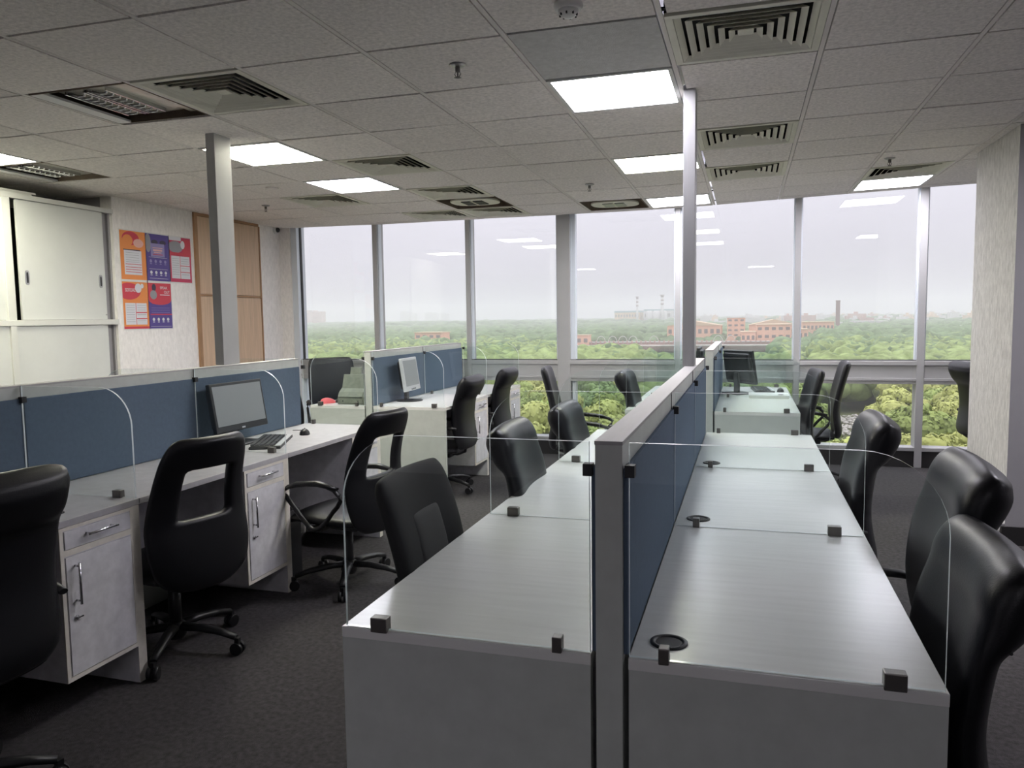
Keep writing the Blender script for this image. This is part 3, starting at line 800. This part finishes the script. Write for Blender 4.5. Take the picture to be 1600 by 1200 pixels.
def chair(kind, x, y, deg, dz, label, group=None, base=None):
    """dz: gas lift, seat and back go up or down by dz"""
    if kind not in cp_:
        cp_[kind] = make_chair(kind); t = cp_[kind]
    else:
        t = bpy.data.objects.new('office_chair', None); COL.objects.link(t); t.empty_display_size = .1; t['category'] = 'chair'
        for ch in KIDS[cp_[kind].name]: copy_tree(ch, t)
        for c in t.children: c.location.z = 0; c.rotation_euler = (0, 0, 0)
    t.location = (x, y, 0); t.rotation_euler = (0, 0, math.radians(deg)); t['label'] = label; t['group'] = group or 'black office chairs'
    fixed = ('hub', 'base_leg', 'caster', 'gas_column')
    for c in t.children:
        if not c.name.split('.')[0] in fixed: c.location.z = dz
        elif base is not None: c.rotation_euler = (0, 0, math.radians(base-17.2-deg))     # the star base swivels on its own
    return t
chair('roll', .205, 1.85, 180, -.10, 'rolled-top black leather chair nearest at the right edge, cut by the frame', base=18)
chair('roll', .27, 2.29, 178, -.005, 'rolled-top black chair second from the front on the right side')
chair('roll', .20, 3.33, 180, -.02, 'rolled-top black chair third from the front on the right side')
chair('tall', .20, 6.12, 186, -.05, 'tall black chair at the right side of the window-side desks, overlapping the desk end')
chair('tall', .50, 7.14, 180, -.05, 'tall black chair in profile against the lower window, right of another')
chair('roll', 1.98, 7.05, 12, -.02, 'rolled-top black chair half hidden by the textured column')
chair('panel', -.68, 2.13, 0, -.045, 'black chair with charcoal centre panel in its back, nearest on the left side')
chair('roll', -.66, 3.14, 2, -.06, 'rolled-top black chair second from the front, left of the central desks')
chair('roll', -.68, 4.25, 0, -.10, 'rolled-top black chair third from the front, left of the central desks')
chair('tall', -1.22, 6.02, 8, -.03, 'tall black chair pulled away from the desk before the wide window pillar')
chair('roll', -.64, 6.25, 0, -.05, 'small-looking black chair left of the window-side desks before the transom')
chair('roll', -2.29, 1.62, 172, -.03, 'rolled-top black chair at the left edge with a seam across its back')
chair('cutout', -2.10, 3.76, 170, -.07, 'black chair with a cut-out back and looped arms, farther of the two', base=-68)
l2 = chair('cutout', -2.42, 2.77, 165, -.065, 'black chair with a trapezoid cut-out in its back, nearer of the two', base=-67)
for c in list(l2.children):                              # this one has no armrests
    if c.name.startswith('arm'):
        for g in list(c.children): bpy.data.objects.remove(g)
        bpy.data.objects.remove(c)
chair('roll', -2.48, 6.05, 182, -.09, 'rolled-top black chair at the silver monitor desk')
chair('roll', -2.48, 7.07, 182, -.09, 'rolled-top black chair at the farthest far-left desk by the window')
chair('tall', -3.92, 6.87, -52, -.02, 'wide black chair facing the room behind the scanner desk')
chair('tall', -3.70, 6.02, 0, -.12, 'black chair mostly hidden behind the end of the left partition')

# ------------------------------------------------------------------ left wall: cabinets, posters, wooden doors
t = thing('wall_cabinet', 'tall white built-in cabinet with sliding doors along the left wall', 'cabinet', (XL, 3.2, 0))
Lc = 5.45-3.2
MB().box(-.45, -.03, 0, Lc, 0, .06).build('plinth', m_cabedge, t)
MB().box(-.46, -.44, 0, Lc, 0, 2.42).build('back_panel', m_cabin, t)
for (a, b_) in ((0, .02), (1.235, 1.255), (Lc-.02, Lc)): MB().box(-.45, -.03, a, b_, .06, 2.39).build('side_panel', m_cabin if 1 < a < 2 else m_paint, t)
MB().box(-.45, .004, -.01, Lc+.01, 2.39, 2.427).build('top_board', m_cabedge, t, bevel=.002)
MB().box(-.45, .004, -.01, Lc+.012, 1.446, 1.49).build('middle_rail', m_cabedge, t, bevel=.002)
MB().box(-.03, .002, 1.225, 1.275, .06, 1.446).build('stile', m_cabedge, t)
MB().box(-.03, .002, 1.215, 1.28, 1.49, 2.39).build('stile', m_cabedge, t)
MB().box(-.03, 0, 0, .04, .06, 2.39).build('stile', m_cabedge, t)
def cab_door(y0, y1, z0, z1, x, pulls):
    d = MB().box(x-.018, x, y0, y1, z0, z1).build('sliding_door', m_cab, t, bevel=.001)
    for y in pulls:
        zc = (z0+z1)/2-.13
        n = 16; pts = [(y+.019*math.copysign(abs(math.cos(2*PI*k/n))**.6, math.cos(2*PI*k/n)), zc+.055*math.copysign(abs(math.sin(2*PI*k/n))**.5, math.sin(2*PI*k/n))) for k in range(n)]
        MB().prism(pts, 'x', x, x+.003).build('recessed_pull', m_brushed, d)
        pts2 = [(y+(p[0]-y)*.45, zc+(p[1]-zc)*.75) for p in pts]
        MB().prism(pts2, 'x', x+.003, x+.004).build('pull_slot', m_gasket, d)
cab_door(1.34, 2.15, 1.492, 2.388, -.012, (1.40, 2.10))
cab_door(.04, 1.215, 1.492, 2.388, -.012, (.10,))
cab_door(1.275, 2.15, .062, 1.444, -.012, ())
cab_door(.04, 1.225, .062, 1.444, -.012, ())
MB().box(-.07, -.055, 2.14, 2.235, .06, 2.39).build('side_filler', m_paint, t)
MB().lathe([(.006, -.012), (.006, -.009)], c=(0, 2.14, 1.53), n=10, axis='x').build('lock', m_brushed, t)
t = thing('timber_batten', 'pale flat batten lying on top of the white cabinet', 'batten', (XL-.10, 3.3, 2.428))
MB().box(-.06, .05, 0, 1.42, 0, .018).build('board', m_cabedge, t, bevel=.001); MB().box(-.04, .045, .05, 1.46, .019, .035).build('board', m_cabedge, t, bevel=.001)

# wooden service-shaft doors
t = thing('shaft_doors', 'pair of oak veneer doors in a dark wooden frame beside the posters', 'door', (XL, 6.46, 0))
for (y0, y1, z0, z1) in ((0, .045, 0, 2.54), (1.05, 1.07, 0, 2.50), (.045, 1.05, 2.50, 2.54), (.045, 1.05, 1.715, 1.735), (.52, .535, 0, 2.5)):
    MB().box(.0, .022, y0, y1, z0, z1).build('frame', m_woodframe, t, bevel=.002)
for (y0, y1) in ((.048, .518), (.538, 1.048)):
    for (z0, z1) in ((.0, 1.712), (1.738, 2.498)): MB().box(.0, .016, y0, y1, z0, z1).build('door_panel', m_wood, t, bevel=.002)

# posters
def pm(n, c): return mat('print_'+n, c, .45, spec=.4)
OR, RD, PU, WH, GR, DK, PK, LP = pm('orange', (.80, .28, .08)), pm('red', (.62, .06, .09)), pm('purple', (.10, .07, .28)), pm('white', (.72, .72, .76)), pm('grey', (.30, .30, .33)), pm('dark', (.06, .05, .09)), pm('pink', (.78, .45, .40)), pm('lilac', (.30, .26, .50))
def poster(y0, z0, wd, ht, label, items, texts=(), bgc=None):
    t = thing('poster', label, 'poster', (XL+.0015, y0, z0), 0, 'laminated notices on the left wall')
    sh = MB().box(0, .0012, -.008, wd+.008, -.01, ht+.01).build('sheet', m_white, t)
    MB().box(.0012, .0015, 0, wd, 0, ht).build('background', bgc, t)
    mats = []; b = MB()
    for n, it in enumerate(items):
        kind, m = it[0], it[1]
        if m not in mats: mats.append(m)
        k = mats.index(m); x = .0015+.0003*(n*.25+1)
        if kind == 'r': _, _, a, c, d, e = it; b.box(.0015, x, a*wd, c*wd, d*ht, e*ht, k)
        else:
            _, _, cy_, cz_, ry, rz_ = it; pts = [(cy_*wd+ry*wd*math.cos(2*PI*q/22), cz_*ht+rz_*ht*math.sin(2*PI*q/22)) for q in range(22)]
            pts = [(min(max(p[0], 0), wd), min(max(p[1], 0), ht)) for p in pts]
            b.prism(pts, 'x', .0015, x, k)
    b.build('print', mats, t)
    for (s, sz, a, c, m) in texts:
        M4 = Matrix(((0, 0, 1, .0045), (1, 0, 0, a*wd), (0, 1, 0, c*ht), (0, 0, 0, 1)))
        text_mesh(s, sz, m, M4, 'lettering', t)
def lines(a, c, zs, m=GR, th=.006): return [('r', m, a, c, z, z+th) for z in zs]
W_, H_ = .30, .425
z1, z2 = 1.84, 1.405
sheet1 = [('o', RD, .42, .85, .33, .14), ('o', OR, .3, .8, .2, .12), ('o', PK, .72, .76, .2, .09), ('r', DK, .12, .78, .60, .62), ('r', WH, .14, .82, .10, .60)]
poster(5.515, z1, W_, H_, 'orange poster with a white text box, top left of the five', sheet1+lines(.2, .72, [.55, .50, .45, .40, .36])+lines(.18, .8, [.31, .25, .20, .15], RD, .012), bgc=OR)
icons = lambda z, m: [('o', m, .18+.21*k, z, .05, .035) for k in range(4)]+[('r', m, .14+.21*k, .22+.21*k, z-.065, z-.05) for k in range(4)]
poster(5.82, z1, W_*.97, H_, 'dark purple poster with icon row, top middle of the five', [('o', GR, .10, .80, .12, .20), ('o', DK, .38, .83, .14, .05), ('o', DK, .74, .83, .14, .05), ('r', LP, .2, .8, .52, .80), ('r', PK, .28, .72, .70, .715), ('r', PK, .30, .70, .64, .675), ('r', PK, .34, .66, .60, .62), ('r', RD, .28, .72, .56, .575)]+lines(.1, .9, [.50, .25], WH)+icons(.42, LP)+icons(.18, WH)+lines(.1, .9, [.05], WH), bgc=PU)
grid = [('r', WH, .06, .92, .08, .58), ('r', RD, .46, .48, .08, .58), ('r', RD, .48, .92, .36, .375), ('r', RD, .48, .92, .22, .235)]
poster(6.12, z1, W_*.97, H_, 'white and crimson poster with a grey panel, top right of the five', [('o', RD, .85, .75, .25, .22), ('r', WH, 0, .55, .92, 1), ('o', GR, .28, .78, .34, .13), ('o', WH, .62, .84, .10, .09), ('r', RD, .0, 1, .60, .66)]+grid+lines(.1, .42, [.52, .47, .42, .37, .32, .27, .22, .17])+lines(.52, .88, [.52, .47, .42, .31, .17]), bgc=pm('crimson', (.55, .05, .12)))
poster(5.515, z2, W_, H_-.01, 'orange and red poster headed SEXUAL with a white table, bottom left', [('o', RD, .25, .80, .46, .18), ('o', WH, .62, .87, .13, .10), ('o', WH, .78, .92, .06, .05), ('r', WH, .10, .50, .855, .86)]+[('r', WH, .08, .92, .09, .55), ('r', RD, .48, .50, .09, .55), ('r', RD, .50, .92, .34, .36), ('r', RD, .50, .92, .21, .23), ('r', RD, 0, 1, 0, .05)]+lines(.12, .44, [.50, .45, .40, .35, .30, .25, .20, .15])+lines(.54, .88, [.50, .45, .40, .30, .17]), [('SEXUAL', .036, .09, .79, WH)], bgc=OR)
poster(5.82, z2, W_*.97, H_-.01, 'red over purple poster reading SPEAK OUT, bottom middle', [('r', RD, 0, 1, .62, 1), ('o', RD, .5, .62, .48, .1), ('o', DK, .25, .90, .09, .08), ('o', GR, .22, .74, .15, .10), ('r', WH, .5, .93, .735, .75), ('r', RD, .15, .8, .54, .565), ('r', RD, .05, 1, .30, .32)]+lines(.1, .9, [.45, .40, .35], LP)+icons(.2, WH)+lines(.05, .95, [.04], WH), [('SPEAK', .036, .50, .87, WH), ('OUT', .036, .67, .775, WH)], bgc=PU)

# ------------------------------------------------------------------ the view outside: ground far below, trees, buildings in haze
GZ = -22.0
rs = random.Random(11)
m_ground = mat('outside_ground', (.16, .17, .07), 1, var=.5, vscale=.03)
m_track = mat('dusty_track', (.42, .37, .32), 1, var=.2, vscale=.2)
m_leaf = mat('foliage', (.30, .37, .12), .9, var=.35, vscale=.35, rnd=.28, spec=.1)
m_leaf_y = mat('foliage_yellow', (.44, .47, .16), .9, var=.3, vscale=.35, rnd=.22, spec=.1)
m_leaf_d = mat('foliage_deep', (.19, .27, .11), .9, var=.3, vscale=.35, rnd=.25, spec=.1)
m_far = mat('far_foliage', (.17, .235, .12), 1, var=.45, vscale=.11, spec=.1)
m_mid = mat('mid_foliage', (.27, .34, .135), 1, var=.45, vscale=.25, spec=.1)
m_rock = mat('rubble_rock', (.62, .57, .52), 1, var=.25, vscale=.6)
m_salmon = mat('salmon_wall', (.80, .48, .34), .9, var=.06, vscale=.1)
m_bfroof = mat('buff_roof', (.68, .52, .36), .9)
m_pale = mat('pale_wall', (.66, .64, .62), .9)
m_tealr = mat('teal_roof', (.22, .38, .40), .7)
m_yel = mat('ochre_wall', (.70, .50, .28), .9)
m_brick = mat('brick_red', (.26, .15, .14), .9, var=.1, vscale=.3)
m_dkwin = mat('dark_window', (.22, .17, .16), .4)
m_pinkb = mat('dusky_pink_wall', (.56, .36, .31), .9, var=.15, vscale=.08)
struct(MB().box(-6000, 6000, 30, 6500, GZ-1, GZ).build('ground', m_ground))

def blob(b, c, r, sub=1, mi=0, squash=.8, amp=.25, seed=0):
    bm = bmesh.new(); bmesh.ops.create_icosphere(bm, subdivisions=sub, radius=1)
    o = len(b.v)
    for v in bm.verts:
        k = 1+amp*noise.noise(v.co*1.7+Vector((seed*3.1, seed*1.7, 0)))
        b.v.append((c[0]+v.co.x*r*k, c[1]+v.co.y*r*k, c[2]+v.co.z*r*k*squash))
    for f in bm.faces: b.f.append([o+v.index for v in f.verts]); b.m.append(mi); b.smooth.append(True)
    bm.free()
def crown_mesh(seed, m):
    r_ = random.Random(seed); b = MB(); lobes = []
    for k in range(26):
        a = r_.uniform(0, 2*PI); d = r_.uniform(0, 1)**.6*4.0; z = 8.6-d*d*.16+r_.uniform(-1.6, .5); r = r_.uniform(1.0, 1.75)
        lobes.append((Vector((d*math.cos(a), d*math.sin(a), z)), r)); blob(b, lobes[-1][0], r*.9, 2, amp=.8, seed=seed+k)
    for k in range(4200):
        c, r = r_.choice(lobes); n_ = Vector((r_.gauss(0, 1), r_.gauss(0, 1), r_.gauss(.3, 1))).normalized()
        p = c+Vector((n_.x, n_.y, n_.z*.8))*r*r_.uniform(.85, 1.12); s = r_.uniform(.12, .27)
        u = n_.orthogonal().normalized(); u.rotate(Matrix.Rotation(r_.uniform(0, 6.28), 3, n_)); v = n_.cross(u)
        u = (u+n_*r_.uniform(-.6, .6)).normalized()
        b.add([p-u*s-v*s*.7, p+u*s-v*s*.7, p+u*s*.8+v*s, p-u*s*.8+v*s*.8], [(0, 1, 2, 3)])
    b.tube([(0, 0, 0), (.1, 0, 2.5), (0, .1, 5)], [.35, .28, .2], 6, mi=1)
    return b.mesh('tree_crown', [m, mat('bark', (.12, .09, .07), 1)])
crowns = [crown_mesh(s, m) for s, m in ((1, m_leaf), (2, m_leaf), (3, m_leaf_y), (4, m_leaf_d), (5, m_leaf_y), (6, m_leaf))]
BAYS = [(-.629, 'left of the first window'), (-.502, 'below the first window from the left'), (-.364, 'below the second window from the left'), (-.23, 'below the third window from the left'), (-.083, 'between the wide pillar and the slim post'), (.058, 'just right of the slim post'), (.194, 'in the window left of the last mullion'), (9, 'in the window beside the column')]
def bay(q): return next(n for e, n in BAYS if q < e)
CLEAR = [(23, 172, 10, 17), (-20, 186, 8, 13)]       # rubble clearings
def cleared(q, y): return (.092 < q < .172 and 90 < y < 194) or (-.145 < q < -.075 and 96 < y < 200)
spots = []
y = 74.0
while len(spots) < 270 and y < 300:
    st = 7.6+y*.006
    x = -.80*y-6
    while x < .34*y+8:
        px, py = x+rs.uniform(-2.2, 2.2), y+rs.uniform(-2.2, 2.2)
        if not cleared(px/py, py): spots.append((px, py))
        x += st
    y += st*.92
YEND = y
for (px, py) in spots[:270]:
    left = px/py < -.25
    k = rs.choice([0, 2, 4, 2, 4, 5] if left or px/py > .17 else [0, 1, 3, 5, 1, 2, 3])
    o = bpy.data.objects.new('broadleaf_tree', crowns[k]); COL.objects.link(o)
    s = rs.uniform(.82, 1.25); o.location = (px, py, GZ); o.rotation_euler = (0, 0, rs.uniform(0, 6.28)); o.scale = (s, s, s*rs.uniform(.85, 1.1))
    lab = '%s tree %s, %s' % (['green', 'green', 'yellow-green', 'deep green', 'yellow-green', 'green'][k], 'in the lowest rows' if py < 105 else 'in the lower rows' if py < 150 else 'half way up the grove' if py < 195 else 'in the upper rows', bay(px/py))
    tag(o, lab, 'tree', 'trees: '+lab)
for k in range(26):                                     # low bushes in the two clearings
    q_ = rs.uniform(.10, .165) if k % 2 else rs.uniform(-.138, -.082); py = rs.uniform(98, 150); px = q_*py
    o = bpy.data.objects.new('low_bush', crowns[rs.choice([0, 2, 3])]); COL.objects.link(o); s = rs.uniform(.22, .36)
    o.location = (px, py, GZ-.5); o.scale = (s*1.4, s*1.4, s); o.rotation_euler = (0, 0, rs.uniform(0, 6))
    lab = 'low bush in the rubble clearing, '+('right, near the last mullion' if k % 2 else 'left of the slim post'); tag(o, lab, 'bush', lab)
# the canopy beyond, past counting
b = MB(); n = 0
ico = bmesh.new(); bmesh.ops.create_icosphere(ico, subdivisions=2, radius=1); ico1 = bmesh.new(); bmesh.ops.create_icosphere(ico1, subdivisions=1, radius=1)
HOLES = [(-118, 28, 498, 548), (-216, -178, 440, 486), (70, 118, 395, 440), (-178, -120, 440, 470)]
y = YEND
while y < 3200:
    st = max(6.0, y*.019)
    x = -.80*y
    while x < .34*y:
        px, py = x+rs.uniform(-.4, .4)*st, y+rs.uniform(-.4, .4)*st
        x += st
        if any(h[0] < px < h[1] and h[2] < py < h[3] for h in HOLES): continue
        q_ = px/py
        if 325 < py < 522 and -.235 < q_ < .035: continue
        if 522 <= py < 560 and -.11 < q_ < .075 and rs.random() < .6: continue
        src = ico if y < 700 else ico1
        r = st*rs.uniform(.5, .85); top = GZ+rs.uniform(8.5, 12.5)+min(5, y*.0028)
        if -.14 < q_ < .08 and py < 700: top -= 3
        if py > 1250 and rs.random() < .25: top += 4
        o = len(b.v); sd = Vector((px*.37, py*.29, 0)); hz = min(r, 7)*rs.uniform(.7, 1)
        for v in src.verts:
            k = 1+.4*noise.noise(v.co*2.2+sd); b.v.append((px+v.co.x*r*k, py+v.co.y*r*k, top-hz+v.co.z*hz*k))
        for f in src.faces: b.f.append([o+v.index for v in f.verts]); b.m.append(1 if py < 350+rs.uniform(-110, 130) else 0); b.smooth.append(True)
    y += st*.85
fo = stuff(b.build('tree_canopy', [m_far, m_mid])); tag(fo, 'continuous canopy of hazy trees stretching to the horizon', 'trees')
# rubble clearings
b = MB()
for (cx_, cy__, rx, ry) in CLEAR:
    for k in range(420):
        a = rs.uniform(0, 2*PI); d = rs.random()**.5; r = rs.uniform(.15, .75)
        blob(b, (cx_+rx*d*math.cos(a), cy__+ry*d*math.sin(a), GZ+.1+rs.uniform(0, .5)), r, 1, squash=.6, amp=.6, seed=k)
ro = stuff(b.build('rubble', m_rock)); tag(ro, 'pale broken rock scattered in clearings among the trees', 'rubble')

def bld(name, label, x0, x1, y0, y1, zt, mw, roof=None, win=None, cat='building', zb=GZ, group=None):
    """roof: (type, rise, material); win: (columns, rows)"""
    t = thing(name, label, cat, ((x0+x1)/2, (y0+y1)/2, zb), 0, group); hx, hy, h = (x1-x0)/2, (y1-y0)/2, zt-zb
    MB().box(-hx, hx, -hy, hy, 0, h).build('walls', mw, t)
    if roof:
        k, rise, mr_ = roof; e = .5
        if k == 'gable': MB().prism([(-hx-e, h), (hx+e, h), (0, h+rise)], 'y', -hy-e, hy+e).build('roof', mr_, t)
        elif k == 'arch': MB().prism([(-hx-e, h)]+[(-(hx+e)*math.cos(q*PI/10), h+rise*math.sin(q*PI/10)) for q in range(1, 10)]+[(hx+e, h)][::1], 'y', -hy-e, hy+e).build('roof', mr_, t)
        else: MB().box(-hx-e, hx+e, -hy-e, hy+e, h, h+rise).build('roof', mr_, t)
    if win:
        nc, nr, zlo = win
        for r in range(nr):
            for c in range(nc):
                cx_ = -hx+2*hx*(c+.5)/nc; zz = zlo+(h-zlo)*(r+.35)/nr; ww = 2*hx/nc*.28; wh = (h-zlo)/nr*.36
                MB().box(cx_-ww, cx_+ww, -hy-.12, -hy+.1, zz, zz+wh).build('window', m_dkwin, t)
    return t
D = 560
bld('long_hall', 'salmon hall with a low buff roof left of the four-storey block', -54, -17, D, D+30, 1.45-.0125*D, m_salmon, ('gable', 3.4, m_bfroof), (9, 1, 8))
bld('office_block', 'salmon four-storey block with white window bays between two halls', -13, -1, D-4, D+20, 1.45-.0035*D, m_salmon, ('flat', .6, m_pale), (3, 4, 8))
bld('long_hall', 'salmon hall with a low buff roof behind the front salmon block', 1.5, 34, D, D+30, 1.45-.0125*D, m_salmon, ('gable', 3.8, m_bfroof))
bld('office_block', 'salmon two-storey block with dark windows in front of the right hall', 6, 27, D-40, D-15, 1.45-.0125*(D-40), m_salmon, ('flat', .5, m_bfroof), (5, 2, 7))
bld('office_block', 'low salmon wing left of the front salmon block', -3.5, 5.5, D-42, D-18, 1.45-.021*(D-40), m_salmon, ('flat', .4, m_bfroof), (3, 1, 5))
bld('office_block', 'small salmon block at the right end of the salmon group', 28, 37, D-40, D-18, 1.45-.0185*(D-40), m_salmon, ('flat', .4, m_bfroof), (3, 1, 6))
bld('office_block', 'long low salmon block right of the window mullion, left of the brick chimney', 40, 62, D+60, D+80, 1.45-.010*(D+60), m_salmon, ('flat', .5, m_bfroof), (8, 1, 9))
bld('office_block', 'small orange-salmon building among trees seen through the second window', -199, -181, 448, 462, 1.45-.0185*450, m_salmon, ('flat', .5, m_bfroof), (4, 2, 6))
bld('storage_shed', 'pinkish low shed right of the small salmon building at left', -176, -150, 450, 462, 1.45-.029*450, m_pinkb, ('flat', .4, m_pale))
bld('storage_shed', 'pale low shed among trees seen through the third window', -146, -122, 452, 464, 1.45-.031*450, m_pale, ('flat', .4, m_pale))
bld('gatehouse', 'small salmon gatehouse at the left end of the long wall', -110, -101, 512, 520, 1.45-.0235*512, m_salmon, ('flat', .4, m_bfroof), (2, 1, 4))
t = thing('railway_wall', 'long low dusky pink wall with piers crossing behind the near trees', 'wall', (0, 515, GZ))
MB().box(-112, 14, -1, 1, 0, 22-15.6).build('wall_face', m_pinkb, t); MB().box(-112, 14, -1.6, 1.6, 22-15.6, 22-15.0).build('coping', m_pale, t)
for k in range(42): MB().box(-112+3*k, -111+3*k, -1.8, -1, 0, 22-14.4).build('pier', m_pinkb, t)
MB().box(-118, 20, -24, -4, 4.5, 5).build('track_bed', m_track, t)
for k, xx in enumerate([-96, -88, -81, -74, -60, -40, -18, -10]):
    o = MB().tube([(xx+3*math.cos(PI*q/10), 530, GZ+6+4.2*math.sin(PI*q/10)) for q in range(11)], .22, 5).build('white_hoop', m_pale)
    tag(o, 'white arched hoop behind the long wall, %s from the left' % ['first', 'second', 'third', 'fourth', 'fifth', 'sixth', 'seventh', 'eighth'][k], 'hoop', 'white hoops behind the wall')
bld('power_station_hall', 'hazy ochre hall with teal roof, left chimney beside it', -245, -197, 1500, 1560, 9.5, m_yel, ('flat', 3.2, m_tealr), (9, 1, 18))
bld('power_station_hall', 'hazy grey plant building behind the banded tower', -190, -138, 1510, 1570, 12, m_pale, ('flat', 3, m_tealr), (6, 1, 16))
for k, (xx, r) in enumerate([(-178, 6), (-164, 7), (-150, 5)]):
    o = MB().lathe([(r, 0), (r, 31), (r*.6, 34)], c=(xx, 1495, GZ), n=14).build('silo', m_pale); tag(o, 'pale hazy silo in front of the grey plant building', 'silo', 'silos at the plant')
for nme, lab, xx, top, r in (('chimney', 'thin hazy chimney between the two plant halls', -200, 38.5, 2.0), ('chimney', 'taller hazy chimney with dark bands near the slim post', -153, 41, 2.6)):
    t = thing(nme, lab, 'chimney', (xx, 1490, GZ)); h = top-GZ
    MB().lathe([(r*1.2, 0), (r, h)], n=10).build('shaft', m_pale, t)
    for q in range(3): MB().lathe([(r*1.15, h-4-7*q), (r*1.15, h-1-7*q)], n=10).build('band', m_brick, t)
    MB().lathe([(r*1.9, h-.5), (r*1.9, h+.6)], n=10).build('gallery', m_brick, t)
t = thing('chimney', 'dark brick chimney stack rising alone right of the salmon buildings', 'chimney', (83, 800, GZ))
MB().box(-2.1, 2.1, -2.1, 2.1, 0, 12).build('plinth', m_brick, t); MB().box(-1.75, 1.75, -1.75, 1.75, 12, 35.2).build('shaft', m_brick, t); MB().box(-1.95, 1.95, -1.95, 1.95, 35.2, 36).build('cap', m_brick, t)
for (x0, x1, dd, zf, lab) in ((48, 98, 900, -.0115, 'long pale roofed shed left of the brick chimney'), (118, 158, 1000, -.010, 'pale blue-white shed right of the brick chimney'), (60, 95, 460, -.031, 'pale flat roof among trees before the brick chimney'), (150, 185, 760, -.017, 'pale red-edged shed near the right window mullion')):
    bld('warehouse', lab, x0, x1, dd, dd+25, 1.45+zf*dd, m_pale, ('flat', 1.2, m_pale))
for k in range(170):
    dd = rs.uniform(1100, 2400); xx = rs.uniform(-.07, .30)*dd; hh = 1.45-rs.uniform(.000, .0075)*dd; wd = rs.uniform(6, 22)
    o = MB().box(-wd/2, wd/2, -8, 8, 0, hh-GZ).box(-wd/4, 0, -4, 4, hh-GZ, hh-GZ+3).build('city_block', (cm := rs.choice([m_pale, m_pale, m_pinkb, m_bfroof])), loc=(xx, dd, GZ))
    lab = 'tiny hazy %s city block on the skyline, %s' % ({m_pale: 'pale', m_pinkb: 'pinkish', m_bfroof: 'buff'}[cm], bay(xx/dd))
    tag(o, lab, 'building', lab)
for k, (u0, u1, zt, dd, c) in enumerate([(-.640, -.612, .016, 1700, m_pinkb), (-.611, -.590, .014, 1750, m_pinkb), (-.4655, -.452, .0125, 2400, m_pale), (-.449, -.443, .009, 2400, m_pale), (-.428, -.41, .0095, 2500, m_pale), (-.405, -.395, .008, 2500, m_pale)]):
    o = MB().box(u0*dd, u1*dd, dd, dd+20, GZ, 1.45+zt*dd).box((u0*.7+u1*.3)*dd, (u0+u1)/2*dd, dd+4, dd+12, 1.45+zt*dd, 4+zt*dd).build('tower_block', c)
    tag(o, ['pinkish hazy tower block at the far left skyline, left half', 'pinkish hazy tower block at the far left skyline, right half', 'bluish tower block on the skyline in the second window', 'slim bluish block beside the tower in the second window', 'wide bluish block right in the second window skyline', 'rightmost small block on the second window skyline'][k], 'building')
# haze: a real scattering volume over the ground
hm = bpy.data.materials.new('haze'); hm.use_nodes = True; t_ = hm.node_tree; t_.nodes.clear()
vs_ = t_.nodes.new('ShaderNodeVolumeScatter'); vs_.inputs['Color'].default_value = (1, 1, 1, 1); vs_.inputs['Density'].default_value = .00065
vo = t_.nodes.new('ShaderNodeOutputMaterial'); t_.links.new(vs_.outputs[0], vo.inputs['Volume'])
hz = MB().box(-4000, 4000, 60, 3600, GZ+.5, 60).build('haze', hm)
hz['kind'] = 'stuff'; tag(hz, 'pale monsoon haze over the trees and skyline', 'haze')
